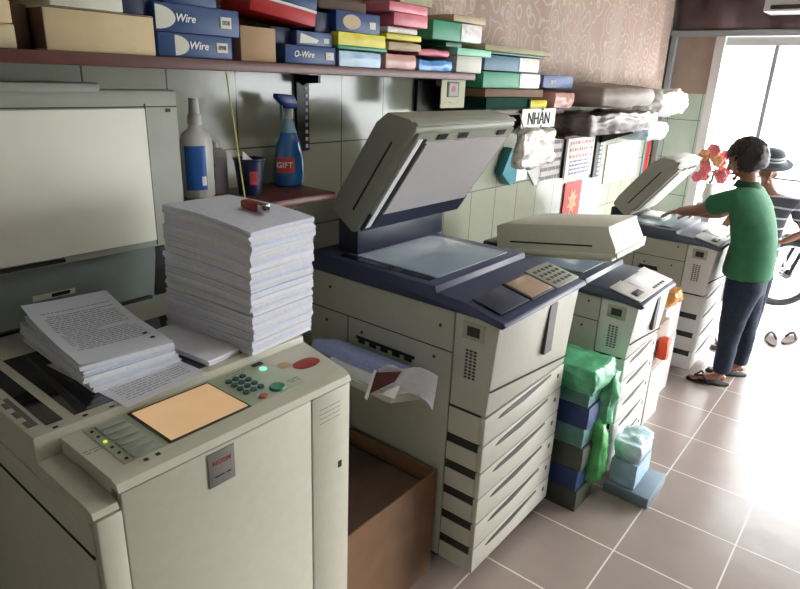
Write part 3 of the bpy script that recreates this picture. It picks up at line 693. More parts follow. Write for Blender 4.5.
# front doors
bm = B(); box(bm, .434, .912, DY0, DY0+.019, .12, 1.153, .004); box(bm, DX0+.004, .4335, DY0, DY0+.019, .12, 1.118, .004); d = t.part('front_door', bm, 'cream')
bm = B(); box(bm, .916, 1.048, DY0, DY0+.019, .12, 1.153, .004); d2 = t.part('front_door', bm, 'cream')
bm = B(); box(bm, .434, 1.048, DY0+.006, DY0+.02, 1.1532, 1.1565); t.part('front_seam', bm, 'seam')
bm = B(); box(bm, .618, .684, DY0-.003, DY0-.0005, 1.062, 1.145, .001); bd = t.part('name_badge', bm, 'badge', parent=d, label='grey maker badge')
t.text('badge_lettering', 'RICOH', .015, (.651, DY0-.0036, 1.118), FRONT, 'redink', parent=d)
t.text('badge_marking', '— –', .022, (.651, DY0-.0036, 1.086), FRONT, 'ink', parent=d, shear=.3)
t.text('warning_text', '—— ———\n— ——— —\n—— — ——\n——— ——', .013, (.975, DY0-.0006, 1.095), FRONT, 'ink_grey', parent=d2, depth=.0003)
bm = B(); box(bm, 1.005, 1.018, DY0-.001, DY0+.001, .915, .935); t.part('small_label', bm, 'ink', parent=d2)
for x in (DX0+.06, .99):
    for y in (DY0+.1, DY1-.1):
        bm = B(); cyl(bm, (x-.012, y, .045), (x+.012, y, .045), .045); box(bm, x-.02, x+.02, y-.02, y+.02, .06, .09); t.part('caster', bm, 'dark')
# rear hinge box and lid
bm = B(); prism(bm, [(1.80, 1.1985), (1.80, 1.21), (1.77, 1.345), (1.77, 1.376), (1.84, 1.376), (1.86, 1.1985)], DX0+.02, .985); h = t.part('hinge_box', bm, 'hinge_grey')
hn = Vector((0, -.135, -.03)).normalized()
bm = B(); quad(bm, [(.62, 1.7856, 1.275), (.62, 1.7815, 1.292), (.735, 1.7815, 1.292), (.735, 1.7856, 1.275)], .001); s = t.part('label_sticker', bm, 'boxwhite', parent=h)
bm = B(); quad(bm, [(.67, 1.7840, 1.278), (.67, 1.7812, 1.289), (.72, 1.7812, 1.289), (.72, 1.7840, 1.278)], .001); t.part('label_print', bm, 'ink', parent=h)
bm = B(); box(bm, DX0+.05, .97, 1.785, 1.80, 1.1985, 1.206); t.part('hinge_gap', bm, 'black')
bm = B(); box(bm, .99, 1.09, 1.80, 1.85, 1.1985, 1.37, .004); t.part('hinge_arm', bm, 'black')
bm = B(); box(bm, .32, 1.085, 1.742, 1.80, 1.377, 1.838, .008)
box(bm, .32, .86, 1.742, 1.79, 1.82, 1.855, .012); ld = t.part('document_lid', bm, 'lid_grey')
bm = B(); box(bm, .33, .975, 1.733, 1.7415, 1.40, 1.787, .002); t.part('white_pad', bm, 'lid_white', parent=ld, label='large off-white pressure pad')
bm = B(); box(bm, .52, .70, 1.732, 1.7415, 1.386, 1.394); t.part('pad_gap', bm, 'black', parent=ld)
bm = B(); box(bm, .977, .981, 1.7405, 1.7419, 1.385, 1.80); box(bm, .33, 1.08, 1.7405, 1.7419, 1.79, 1.793); t.part('lid_seam', bm, 'seam', parent=ld)
bm = B(); box(bm, 1.045, 1.058, 1.738, 1.742, 1.776, 1.786); t.part('lid_screw', bm, 'dark', parent=ld)

# ---------------------------------------------------------------- papers on the duplicator
def paper_block(bm, w, d, h, sheets, jig=.002, droop=0, bow=0):
    """a block of sheets with a slightly ragged edge"""
    for k in range(sheets):
        z0 = h*k/sheets; z1 = h*(k+1)/sheets-.0001
        ox, oy = random.uniform(-jig, jig), random.uniform(-jig, jig)
        b2 = bmesh.new(); bmesh.ops.create_cube(b2, size=1)
        bmesh.ops.subdivide_edges(b2, edges=[e for e in b2.edges if abs(e.verts[0].co.z-e.verts[1].co.z) < .1], cuts=5, use_grid_fill=True)
        for v in b2.verts:
            x, y = v.co.x*w, v.co.y*d
            z = (z0 if v.co.z < 0 else z1)
            z += bow*math.sin((y/d+.5)*PI)*math.cos(x/w*PI)-droop*max(0, (-x/w-.1))**2*2*(.3+z/h)
            v.co = (x+ox, y+oy, z)
        join(bm, b2)
    return bm
# tall stack : booklets of slightly different thickness, a little thicker towards the wall
N = 26; zz = 0; H = .350
hs = [random.uniform(.7, 1.3) for _ in range(N)]; sh = H/sum(hs)
for k in range(N):
    h = hs[k]*sh; f = (k+.5)/N; top = k == N-1
    bm = B(); ww = .228+random.uniform(-.002, .002)
    paper_block(bm, ww, .345, h-.0005, 4, .0016)
    for v in bm.verts:
        u = v.co.y/.345; edge = max(0, abs(v.co.x)/ww*2-.55)
        zb = v.co.z+zz; v.co.z = zb-(zb/H)*(.016*(max(0, .15-u)/.65)**2+.006*max(0, -v.co.x/ww*2-.2)*max(0, .3-u))
    lab = 'topmost white paper bundle of the tall stack, under the red lighter' if top else ('bottom white paper bundle of the tall stack on the duplicator' if k == 0 else 'white paper bundle within the tall stack on the duplicator')
    o = solo('paper_bundle', bm, ('paper', 'paper2', 'paper3')[k % 3], lab, 'paper', group='paper bundles of the tall stack', base=(0, 0, 0))
    o.location = (1.008+.008*f+random.uniform(-.003, .003), 1.388-.012*f+random.uniform(-.004, .004), 1.2008); o.rotation_euler = (0, 0, .11-.05*f+random.uniform(-.018, .018))
    zz += h
zz += 1.203
STZ = zz-.003
t = T('cigarette_lighter', 'red cigarette lighter lying on top of the tall paper stack', 'lighter', (1.03, 1.325, STZ), rot=(0, 0, -1.65), local=True)
t.part('body', box(B(), -.045, .032, -.016, .016, 0, .024, .007), 'lighter_red'); t.part('metal_hood', box(B(), .0325, .052, -.014, .014, .001, .024, .003), 'chrome', label='silver metal hood')
t.part('spark_wheel', cyl(B(), (.055, -.007, .014), (.055, .007, .014), .006), 'black')
# shallow pile of printed documents
def print_lines(x0, x1, y0, y1, pitch, zf, seed=0):
    rr = random.Random(seed); bm = B(); y = y1
    while y > y0:
        if rr.random() < .93:
            x = x0+rr.choice((0, 0, .01)); end = x1-(rr.uniform(.01, .09) if rr.random() < .25 else 0)
            while x < end:
                w_ = min(rr.uniform(.006, .02), end-x)
                v = [bm.verts.new((a, b, zf(a, b))) for a, b in ((x, y), (x+w_, y), (x+w_, y+pitch*.36), (x, y+pitch*.36))]; bm.faces.new(v); x += w_+.0028
        y -= pitch
    return bm
t = T('document_pile', 'low pile of printed text pages lying on the scanner glass', 'paper', (.655, 1.505, 1.2015), rot=(0, 0, -.09), local=True)
NB = 5; BH = .0135; PW, PD = .218, .40
for k in range(NB):
    bm = B(); paper_block(bm, PW, PD, BH-.0004, 5, .003)
    a = .10*(NB-1-k)/NB+random.uniform(-.02, .02); bmesh.ops.transform(bm, matrix=Matrix.Translation((random.uniform(-.005, .005), random.uniform(-.006, .006)-.008*(k == 0), k*BH)) @ Matrix.Rotation(a, 4, 'Z'), verts=bm.verts)
    t.part('page_bundle', bm, 'paper2' if k % 2 else 'paper')
def zf(x, y): i = x/PW+.5; j = y/PD+.5; return NB*BH+.0015+.034*max(0, j-.5)**1.5*2+.010*max(0, .35-i)
bm = B(); vs = []
for i in range(15):
    for j in range(19): x = -PW/2+PW*i/14; y = -PD/2+PD*j/18; vs.append(bm.verts.new((x, y, zf(x, y))))
for i in range(14):
    for j in range(18): bm.faces.new((vs[i*19+j], vs[(i+1)*19+j], vs[(i+1)*19+j+1], vs[i*19+j+1]))
ex = bmesh.ops.extrude_face_region(bm, geom=bm.faces[:]); bmesh.ops.translate(bm, vec=(0, 0, -.0008), verts=[v for v in ex['geom'] if isinstance(v, bmesh.types.BMVert)])
tp = t.part('top_page', bm, 'page', label='top page full of printed lines')
t.part('printed_lines', print_lines(-.085, .088, -.13, .13, .0115, lambda x, y: zf(x, y)+.0006, 4), 'print_ink', parent=tp, smooth=None)
bm = B()
for (x, y) in ((.072, -.118), (.075, -.155)): box(bm, x, x+.010, y, y+.009, NB*BH+.0018, NB*BH+.003)
t.part('registration_marks', bm, 'ink', parent=tp)
def sheet(name, cx, cy, z, w, d, rz, m, label):
    t = T(name, label, 'paper', (cx, cy, z), rot=(0, 0, rz), local=True)
    sh = t.part('page', box(B(), -w/2, w/2, -d/2, d/2, 0, .0006), m)
    t.part('printed_lines', print_lines(-w/2+.02, w/2-.02, -d/2+.02, d/2-.03, .011, lambda x, y: .0009, 9), 'print_faint', parent=sh, smooth=None)
sheet('loose_sheet', .657, 1.365, 1.2006, .215, .33, .085, 'page2', 'loose printed sheet sticking out in front of the document pile')
bm = B(); paper_block(bm, .10, .27, .014, 4, .003); o = solo('paper_bundle', bm, 'paper', 'thin white paper bundle between document pile and tall stack', 'paper', base=(0, 0, 0)); o.location = (.837, 1.375, 1.2018); o.rotation_euler = (0, 0, .10)

# ---------------------------------------------------------------- copiers
def copier(name, label, X0, X1, Y0, Y1, Tz, panel, bodym, sidem, lightm, deck, drawers=4, dzf=.605):
    """floor-standing office copier facing -Y. Returns the thing"""
    cx = (X0+X1)/2; t = T(name, label, 'copier', (cx, (Y0+Y1)/2, 0))
    w = X1-X0; s = Y0+.16                                   # s: seam between front cover and body
    top = Tz-.065
    bm = B(); box(bm, X0, X1, s+.003, Y1, .07, top, .006); bd = t.part('body', bm, sidem)
    # seams, slot and screws on the left side
    zs = Tz*.815
    bm = B(); box(bm, X0-.0012, X0+.002, s+.003, Y1-.01, zs-.002, zs+.002); box(bm, X0-.0012, X0+.002, Y1-.225, Y1-.221, .1, zs); t.part('panel_seam', bm, 'seam', parent=bd)
    bm = B(); yy0, yy1 = s+.17, Y1-.27; zl = zs-.075
    box(bm, X0-.002, X0+.001, yy0, yy1, zl-.008, zl+.004)
    n = 5
    for k in range(n): y = yy0+(yy1-yy0)*(k+.5)/n; box(bm, X0-.003, X0+.001, y-.018, y+.018, zl-.024, zl-.008)
    t.part('exit_slot', bm, 'black', parent=bd)
    for (yy, z) in ((s+.06, zs+.09), (Y1-.12, zs+.10), (s+.08, zs-.04), (Y1-.3, zs-.05), (Y1-.1, zs-.05), (s+.07, .3)):
        bm = B(); cyl(bm, (X0-.003, yy, z), (X0+.001, yy, z), .006, n=10); t.part('screw_cap', bm, 'dark', parent=bd)
    # front cover (upper) with overhanging nose
    dz = Tz*dzf                                            # top of drawers zone
    bm = B(); prism(bm, [(s, dz+.005), (s, top), (Y0-.02, top), (Y0-.012, top-.10), (Y0+.004, dz+.005)], X0+.002, X1-.002, 'x', .006); fc = t.part('front_cover', bm, bodym)
    bm = B(); prism(bm, [(X0+.002, dz+.005+(Tz-.07-dz)*.30), (X0+.10, dz+.005+(Tz-.07-dz)*.27), (X1-.005, dz+.005+(Tz-.07-dz)*.10), (X1-.005, dz+.002+(Tz-.07-dz)*.10), (X0+.10, dz+(Tz-.07-dz)*.27), (X0+.002, dz+(Tz-.07-dz)*.30)], Y0-.0085, Y0-.002, 'y'); t.part('cover_seam', bm, 'seam', parent=fc)
    # vertical inset grip at the right of the front cover
    bm = B(); prism(bm, [(X1-.26*w/.64, top-.03), (X1-.20*w/.64, top-.03), (X1-.21*w/.64, top-.03-.20*Tz/1.18), (X1-.27*w/.64, top-.03-.20*Tz/1.18)], Y0-.0215, Y0-.006, 'y'); t.part('grip_inset', bm, 'slot' , parent=fc)
    # left-side details of the front cover: switch recess, vents
    bm = B(); box(bm, X0-.001, X0+.003, Y0+.035, Y0+.125, top-.085, top-.02, .002); sw = t.part('switch_recess', bm, 'cream_dull', parent=fc)
    bm = B(); box(bm, X0-.003, X0, Y0+.055, Y0+.105, top-.07, top-.035); t.part('power_switch', bm, 'dark', parent=fc)
    bm = B()
    for k in range(9):
        for j in range(3): box(bm, X0-.001, X0+.003, Y0+.062+j*.017, Y0+.072+j*.017, top-.13-k*.013, top-.124-k*.013)
    t.part('vent', bm, 'slot', parent=fc)
    # drawers
    base = .07; ph = (dz-base)/drawers
    bm = B(); box(bm, X0+.004, X1-.004, Y0+.025, s+.002, base, dz+.004); t.part('drawer_housing', bm, 'black' if deck != 'navy' else 'dark', parent=bd)
    for k in range(drawers):
        z0 = base+k*ph; z1 = z0+ph
        bm = B(); box(bm, X0, X1, Y0+.002, Y0+.024, z0+.003, z1-.003, .004)
        box(bm, X0, X0+.02, Y0+.0241, s-.001, z0+.003, z1-(.036 if k < drawers-1 else .003), .002); box(bm, X1-.02, X1, Y0+.0241, s-.001, z0+.003, z1-.036, .002)
        dr = t.part('drawer', bm, lightm)
        zc = z1-.022; hx0 = X0+w*.14; hx1 = X0+w*.80
        pts = [(hx0, zc-.010), (hx0+.03, zc-.016), (hx0+w*.3, zc-.017), (hx1, zc+.008), (hx1, zc+.016), (hx0+w*.35, zc+.012), (hx0+.04, zc+.0)]
        bm = B(); prism(bm, pts, Y0-.0005, Y0+.004, 'y'); t.part('drawer_handle', bm, 'slot', parent=dr, label='dark lens-shaped grip')
        bm = B(); box(bm, X1-.06, X1-.045, Y0, Y0+.003, zc-.03, zc-.012); t.part('paper_gauge', bm, 'slot', parent=dr)
    for x in (X0+.07, X1-.07):
        for y in (s+.06, Y1-.08):
            bm = B(); cyl(bm, (x-.012, y, .033), (x+.012, y, .033), .033); box(bm, x-.018, x+.018, y-.018, y+.018, .05, .07); t.part('caster', bm, 'dark')
    # top deck
    yp = Y0+.25
    bm = B(); prism(bm, [(Y1, top+.001), (Y1, Tz+.01), (yp, Tz+.01), (yp-.008, Tz-.012), (Y0+.12, Tz-.018), (Y0+.01, Tz-.043), (Y0-.035, Tz-.052), (Y0-.045, Tz-.066), (Y0-.03, Tz-.078), (Y0+.06, top+.001)], X0-.006, X1+.006, 'x', .004)
    dk = t.part('top_deck', bm, deck)
    bm = B(); box(bm, X0+.08, X1-.06, yp+.05, Y1-.14, Tz+.0102, Tz+.013); t.part('platen_glass', bm, 'glass_platen', parent=dk, label='copy glass with a pale reflection in its colour')
    bm = B(); box(bm, X0+.03, X0+.065, yp+.05, Y1-.14, Tz+.0102, Tz+.0125); t.part('feed_glass', bm, 'glass_dark', parent=dk)
    # sloped control panel
    sl = math.atan2(.025, .11); yc = Y0+.062; zc = Tz-.028
    R = Matrix.Translation((0, yc, zc)) @ Matrix.Rotation(sl, 4, 'X')
    def slab(name, x0, x1, y0, y1, z0, z1, m, label=None, bev=.002):
        bm = B(); box(bm, x0, x1, y0, y1, z0, z1, bev); bmesh.ops.transform(bm, matrix=R, verts=bm.verts); return t.part(name, bm, m, parent=dk, label=label)
    if panel == 'navy':
        slab('work_tray', X0+.03, X0+w*.36, -.065, .055, .002, .006, 'navy_dark')
        slab('screen_bezel', X0+w*.38, X0+w*.665, -.07, .062, .0005, .007, 'slot'); slab('touch_screen', X0+w*.395, X0+w*.65, -.062, .054, .0072, .009, 'screen_off', 'beige unlit touch screen')
        slab('key_panel', X0+w*.675, X1-.01, -.075, .075, .0005, .009, 'lid_grey')
        for i in range(5):
            for j in range(4):
                if (i, j) == (4, 0): slab('start_key', X0+w*(.71+i*.052), X0+w*(.74+i*.052), -.055+j*.03, -.04+j*.03, .009, .013, 'key_green')
                else: slab('key', X0+w*(.71+i*.052), X0+w*(.74+i*.052), -.055+j*.03, -.04+j*.03, .009, .012, 'ink_grey')
    else:
        slab('panel_face', X0+.0, X1+.0, -.085, .075, .0005, .008, 'copier_light', 'light grey panel', .004)
        slab('touch_screen', X0+w*.34, X0+w*.74, -.03, .062, .0082, .010, 'screen_white', 'bright reflective touch screen'); slab('screen_edge', X0+w*.30, X0+w*.78, .063, .072, .0082, .010, 'slot')
        slab('round_knob', X0+w*.08, X0+w*.26, -.055, -.02, .0082, .014, 'dark', None, .006)
        for i in range(5): slab('key', X0+w*(.5+i*.07), X0+w*(.54+i*.07), -.07, -.055, .0082, .0105, 'slot')
    return t, dk

def feeder(t, deckz, X0, X1, hinge, ang, L, th, shell, pad, underside, cut=.09, pu=.045, intray=True):
    """document feeder lid hinged at (y,z), opened by ang degrees; local u runs from the hinge to the front"""
    a = math.radians(ang); hy, hz = hinge
    u = Vector((0, -math.cos(a), math.sin(a))); n = Vector((0, math.sin(a), math.cos(a)))
    Mx = Matrix(((1, 0, 0, 0), (0, u.y, n.y, hy), (0, u.z, n.z, hz), (0, 0, 0, 1)))
    def P(name, pts, x0, x1, m, parent=None, label=None, bev=0):
        bm = B(); prism(bm, pts, x0, x1, 'x', bev); bmesh.ops.transform(bm, matrix=Mx, verts=bm.verts); return t.part(name, bm, m, parent=parent, label=label)
    def Q(name, x0, x1, u0, u1, n0, n1, m, parent=None, label=None, bev=0):
        bm = B(); box(bm, x0, x1, u0, u1, n0, n1, bev); bmesh.ops.transform(bm, matrix=Mx, verts=bm.verts); return t.part(name, bm, m, parent=parent, label=label)
    sh = P('document_feeder', [(.0, .0), (L, 0), (L+.012, .012), (L+.012, .05), (L-min(.03, cut), th*.86), (L-cut, th), (.05, th), (-.02, th*.9), (-.02, .02)], X0, X1, shell, bev=.006)
    Q('side_groove', X0-.002, X0+.002, .06, L-.10, th*.36, th*.36+.008, 'seam', sh); 
    Q('front_lip', X0+.002, X1-.002, L+.0122, L+.02, .004, .028, shell, sh, bev=.003)
    Q('base_plate', X0+.012, X1-.012, pu+.002, L-.01, -.012, -.0005, shell, sh)
    Q('hinge_plate', X0+.012, X1-.012, .012, pu, -.014, -.0005, underside, sh)
    Q('side_lip', X0-.003, X0+.006, .03, L, .004, th*.16, shell, sh, bev=.002)
    Q('pressure_pad', X0+.075, X1-.045, pu, L-.045, -.022, -.0125, pad, sh, label='pale pressure pad')
    Q('feed_strip', X0+.052, X0+.070, .04, L-.03, -.018, -.0125, 'black', sh)
    Q('white_strip', X0+.02, X0+.047, .03, L-.03, -.016, -.0125, 'white', sh)
    for x in (X0+.13, X0+.27, X1-.14): Q('latch', x, x+.06, L-.035, L-.012, -.017, -.0125, 'black', sh)
    if intray: Q('input_tray', X0+.2, X1-.02, .10, L-.10, th+.0005, th+.022, 'hinge_grey', sh, bev=.006)
    bm = B(); box(bm, X0+.03, X1-.07, hy+.02, hy+.13, deckz+.003, hz+.035, .008); t.part('hinge_cover', bm, 'navy_dark', parent=sh)
    return sh

# second machine
t, dk = copier('office_copier', 'large cream office copier with navy top and lid raised halfway', 1.715, 2.36, .95, 1.85, 1.195, 'navy', 'copier', 'copier_side', 'copier', 'navy', drawers=6, dzf=.637)
feeder(t, 1.205, 1.765, 2.46, (1.635, 1.315), 56, .495, .165, 'lid_grey', 'pad_grey', 'navy_dark', pu=.10)
# paper exit tray, rising away from the machine, with output
et = B(); prism(et, [(1.48, .83), (1.714, .755), (1.714, .78), (1.49, .852)], 1.20, 1.62, 'y'); t.part('output_tray', et, 'copier_side')
TA = math.atan2(.07, .224)
def tilted_ream(m, label, x0, x1, y0, y1, lift, h, n):
    bm = B(); paper_block(bm, x1-x0, y1-y0, h, n, .003)
    o = solo('paper_ream', bm, m, label, 'paper', base=(0, 0, 0)); xc = (x0+x1)/2
    o.location = (xc, (y0+y1)/2, .783+(1.705-xc)*math.tan(TA)+lift); o.rotation_euler = (0, TA, 0)
tilted_ream('paper', 'thick white paper ream lying in the copier side tray', 1.51, 1.69, 1.22, 1.54, .0, .042, 8)
tilted_ream('paper_blue', 'bluish paper sheaf on top of the ream in the side tray', 1.52, 1.67, 1.27, 1.64, .048, .036, 12)
t = T('folded_booklet', 'grey folded booklet with dark red inside propped on the side tray', 'booklet', (1.52, 1.2, .80))
t.part('red_cover', quad(B(), [(1.475, 1.30, .83), (1.475, 1.262, .93), (1.485, 1.16, .965), (1.49, 1.19, .915)], .002), 'maroon')
bm = B(); vs = []
for i in range(13):
    for j in range(7):
        a = i/12; b = j/6
        vs.append(bm.verts.new((1.478+.07*a+.012*math.sin(a*8+b*2), 1.262-.20*a, .94+.035*math.sin(a*2.4)-b*(.03+.11*a)+.008*math.sin(a*11+b*4))))
for i in range(12):
    for j in range(6): bm.faces.new((vs[i*7+j], vs[(i+1)*7+j], vs[(i+1)*7+j+1], vs[i*7+j+1]))
bmesh.ops.solidify(bm, geom=bm.faces[:], thickness=.003); t.part('folded_pages', bm, 'paper3', smooth=60)
t.part('white_leaf', quad(B(), [(1.478, 1.25, .85), (1.48, 1.18, .855), (1.485, 1.16, .915)], .001), 'white')
t.part('page_edge', quad(B(), [(1.472, 1.31, .815), (1.472, 1.268, .94), (1.472, 1.258, .94), (1.472, 1.298, .81)], .003), 'paper3')
# carton on the floor between the duplicator and the copier
t = T('open_carton', 'open brown cardboard box on the floor between duplicator and copier', 'box', (1.45, 1.45, 0))
x0, x1, y0, y1, h = 1.20, 1.69, 1.13, 1.66, .48
t.part('wall_panel', box(B(), x0, x1, y0, y0+.006, 0, h), 'carton_brown'); t.part('wall_panel', box(B(), x0, x1, y1-.006, y1, 0, h), 'carton_brown')
t.part('wall_panel', box(B(), x0, x0+.006, y0+.0065, y1-.0065, 0, h), 'carton_brown'); t.part('wall_panel', box(B(), x1-.006, x1, y0+.0065, y1-.0065, 0, h), 'carton_brown')
t.part('bottom_panel', box(B(), x0+.0065, x1-.0065, y0+.0065, y1-.0065, 0, .006), 'carton_brown')
t.part('flap', prism(B(), [(y1-.003, h+.001), (y1+.06, h+.06), (y1+.063, h+.056), (y1, h)], x0, x1), 'carton_brown')
bm = box(B(), 1.23, 1.66, 1.16, 1.63, .008, .43, .01); solo('brown_paper_parcel', bm, 'kraft_dark', 'dark brown parcel packed inside the open cardboard box', 'parcel')

# third machine
t, dk = copier('office_copier', 'smaller grey white copier with a nearly closed cream lid', 2.80, 3.28, .83, 1.62, 1.005, 'light', 'copier_light', 'copier_side', 'copier_light', 'greyblue', drawers=5, dzf=.655)
sh = feeder(t, 1.015, 2.80, 3.18, (1.56, 1.05), 8, .60, .155, 'cream', 'lid_white', 'cream_dull', cut=.02, intray=False)
bm = B(); prism(bm, [(3.182, 1.11), (3.29, 1.13), (3.29, 1.16), (3.26, 1.165), (3.22, 1.14), (3.182, 1.15)], .98, 1.2, 'y'); t.part('feeder_tray', bm, 'cream', parent=sh)
# fourth machine
t, dk = copier('office_copier', 'farthest copier with raised brown-grey lid, used by the boy', 4.28, 4.86, .84, 1.56, 1.0, 'light', 'copier_light', 'copier_side', 'copier_light', 'greyblue')
sh = feeder(t, 1.01, 4.29, 4.80, (1.43, 1.06), 52, .455, .14, 'copier_side', 'lid_white', 'lid_white')
bm = box(B(), 4.54, 4.76, 1.27, 1.42, 1.0135, 1.032, .002); solo('open_book', bm, 'white', 'white document lying on the copy glass just beyond the boy\'s hand', 'paper')

# ---------------------------------------------------------------- things between the machines
t = T('wrapped_paper_pile', 'tall pile of paper reams in a green plastic bag between the copiers', 'pile', (2.6, .98, 0))
zz = .0
for k, (m, h) in enumerate([('ream_dark', .11), ('ream_blue', .11), ('ream_dark', .12), ('ream_green', .10), ('ream_blue', .11), ('ream_green', .10)]):
    bm = B(); lump(bm, 2.43, 2.625, .835+.01*(k % 2), 1.12, zz, zz+h-.002, .004, 20, 6, .06, k); t.part('ream', bm, m, smooth=50); zz += h
bm = lump(B(), 2.41, 2.645, .82, 1.14, zz-.03, zz+.085, .018, 12, 14, .3, 51); t.part('green_bag', bm, 'greenbag', smooth=80, label='green plastic over the top')
bm = lump(B(), 2.56, 2.66, .79, .99, .42, zz+.03, .025, 13, 14, .4, 52, False); t.part('green_bag', bm, 'greenbag', smooth=80)
bm = lump(B(), 2.53, 2.63, .79, .92, .10, .44, .03, 10, 14, .55, 57, False); t.part('green_bag', bm, 'greenbag2', smooth=80, label='bright green hanging bag end')
t = T('wrapped_paper_ream', 'pale blue plastic wrapped ream on floor before the smaller copier', 'paper', (2.80, .72, .061))
t.part('ream', lump(B(), 2.70, 2.91, .66, .79, .062, .19, .006, 20, 8, .1, 61), 'ltblue', smooth=60); t.part('plastic_wrap', lump(B(), 2.70, 2.91, .66, .79, .195, .29, .02, 14, 14, .3, 62), 'pale_bag', smooth=80)
bm = box(B(), 2.68, 2.95, .58, .80, 0, .06, .006); solo('flat_blue_slab', bm, 'steel_slab', 'flat grey-blue slab on the floor beneath the wrapped ream', 'board')
# boxes between third and fourth machine
def floor_box(name, x0, x1, y0, y1, z0, z1, m, label):
    bm = box(B(), x0, x1, y0, y1, z0, z1, .005); return solo(name, bm, m, label, 'box')
floor_box('white_carton', 3.42, 3.68, .86, 1.15, 0, .36, 'copier_light', 'white carton on the floor right of the smaller copier')
floor_box('white_carton', 3.73, 4.08, .92, 1.3, 0, .40, 'copier_light', 'white carton on the floor, lower one nearest the farthest copier')
floor_box('white_carton', 3.74, 4.06, .92, 1.28, .402, .64, 'copier_light', 'white carton stacked under the orange bag')
floor_box('grey_carton', 3.46, 3.68, .88, 1.12, .362, .62, 'wall_brown', 'grey brown carton on the white carton beside the smaller copier')
bm = lump(B(), 3.76, 3.98, .90, 1.08, .641, .74, .03, 12, 14, .4, 71); solo('orange_bag', bm, 'orange_bag', 'crumpled orange plastic bag on top of the white cartons', 'bag', smooth=80)
bm = lump(B(), 3.49, 3.57, .82, .875, .42, .54, .010, 12, 10, .4, 73, False); solo('red_pouch', bm, 'tomato', 'small red orange pouch hanging beside the white cartons', 'pouch', smooth=80)

# ---------------------------------------------------------------- people
def skin_mesh(verts, edges, sub=2, root=0):
    """verts: (x,y,z,rx,ry)"""
    me = bpy.data.meshes.new('tmp'); me.from_pydata([v[:3] for v in verts], edges, [])
    o = bpy.data.objects.new('tmp', me); C.objects.link(o)
    o.modifiers.new('s', 'SKIN')
    for i, v in enumerate(verts):
        sv = me.skin_vertices[0].data[i]; sv.radius = (v[3], v[4] if len(v) > 4 else v[3]); sv.use_root = (i == root)
    sm = o.modifiers.new('u', 'SUBSURF'); sm.levels = sub; sm.render_levels = sub
    dg = bpy.context.evaluated_depsgraph_get(); dg.update()
    m2 = bpy.data.meshes.new_from_object(o.evaluated_get(dg)); b = bmesh.new(); b.from_mesh(m2)
    bpy.data.objects.remove(o); bpy.data.meshes.remove(me); bpy.data.meshes.remove(m2)
    return b
def remesh(bm, vox, smooth=2):
    me = bpy.data.meshes.new('tmp'); bm.to_mesh(me); bm.free()
    o = bpy.data.objects.new('tmp', me); C.objects.link(o)
    r = o.modifiers.new('r', 'REMESH'); r.mode = 'VOXEL'; r.voxel_size = vox
    if smooth:
        s = o.modifiers.new('m', 'SMOOTH'); s.iterations = smooth; s.factor = .5
    dg = bpy.context.evaluated_depsgraph_get(); dg.update()
    m2 = bpy.data.meshes.new_from_object(o.evaluated_get(dg)); b = bmesh.new(); b.from_mesh(m2)
    bpy.data.objects.remove(o); bpy.data.meshes.remove(me); bpy.data.meshes.remove(m2)
    return b
def chain(pts):  # pts (Vector-like xyz, r[, r2])
    return skin_mesh([(*p[0], *p[1:]) for p in pts], [(i, i+1) for i in range(len(pts)-1)], 2)
def hand(bm, wrist, fwd, up, side, curl=.5, s=1.0):
    """palm and five fingers; side = direction of the thumb"""
    w = Vector(wrist); f = Vector(fwd).normalized(); u = Vector(up).normalized(); sd = Vector(side).normalized()
    c = w+f*.045*s
    join(bm, chain([(w-f*.02*s, .021*s, .017*s), (w+f*.02*s, .026*s, .016*s), (w+f*.05*s, .034*s, .014*s), (w+f*.078*s, .034*s, .012*s)]))
    for k, ln in enumerate((.062, .070, .065, .050)):
        b0 = w+f*.075*s+sd*(.028-.019*k)*s; d1 = (f-u*curl*.4+sd*(.10-.07*k)).normalized(); d2 = (f-u*curl*1.0).normalized(); d3 = (f*.7-u*curl*1.5).normalized()
        p1 = b0+d1*ln*.45*s; p2 = p1+d2*ln*.32*s; p3 = p2+d3*ln*.26*s
        join(bm, chain([(b0-f*.02*s, .009*s), (b0, .009*s), (p1, .0085*s), (p2, .0078*s), (p3, .0065*s)]))
    b0 = w+f*.025*s+sd*.022*s; p1 = b0+(f*.6+sd*.8-u*.2).normalized()*.035*s; p2 = p1+(f*.9+sd*.35-u*.4).normalized()*.03*s
    join(bm, chain([(b0, .011*s), (p1, .010*s), (p2, .008*s)]))
def head_bm(c, R3, s=1.0):
    """skull with brow, nose, mouth, chin and ears; local +y is the face direction"""
    b = bmesh.new(); bmesh.ops.create_uvsphere(b, u_segments=36, v_segments=26, radius=1)
    for v in b.verts:
        x, y, z = v.co
        X = x*.073; Y = y*.092; Z = z*.108
        if z < -.1: k = min(1, (-z-.1)/.9); X *= 1-.38*k; Y = Y*(1-.12*k)+.010*k
        if y > .55 and -.75 < z < .1: X *= 1-.06
        v.co = (X, Y, Z)
    bm = B(); join(bm, b)
    join(bm, chain([((0, .086, .012), .007), ((0, .098, -.010), .009), ((0, .104, -.026), .0125), ((0, .092, -.034), .012)]))
    ball(bm, (0, .087, -.058), .014, (1.5, .55, .45)); ball(bm, (0, .082, -.088), .018, (1.1, .7, .7))
    for sx in (-1, 1):
        ball(bm, (sx*.073, -.005, -.012), .026, (.35, .75, 1.15)); ball(bm, (sx*.032, .080, .026), .016, (1.3, .5, .5)); ball(bm, (sx*.042, .062, -.03), .024, (1, .7, 1))
    bmesh.ops.transform(bm, matrix=Matrix.Translation(c) @ R3.to_4x4() @ Matrix.Scale(s, 4), verts=bm.verts)
    return bm
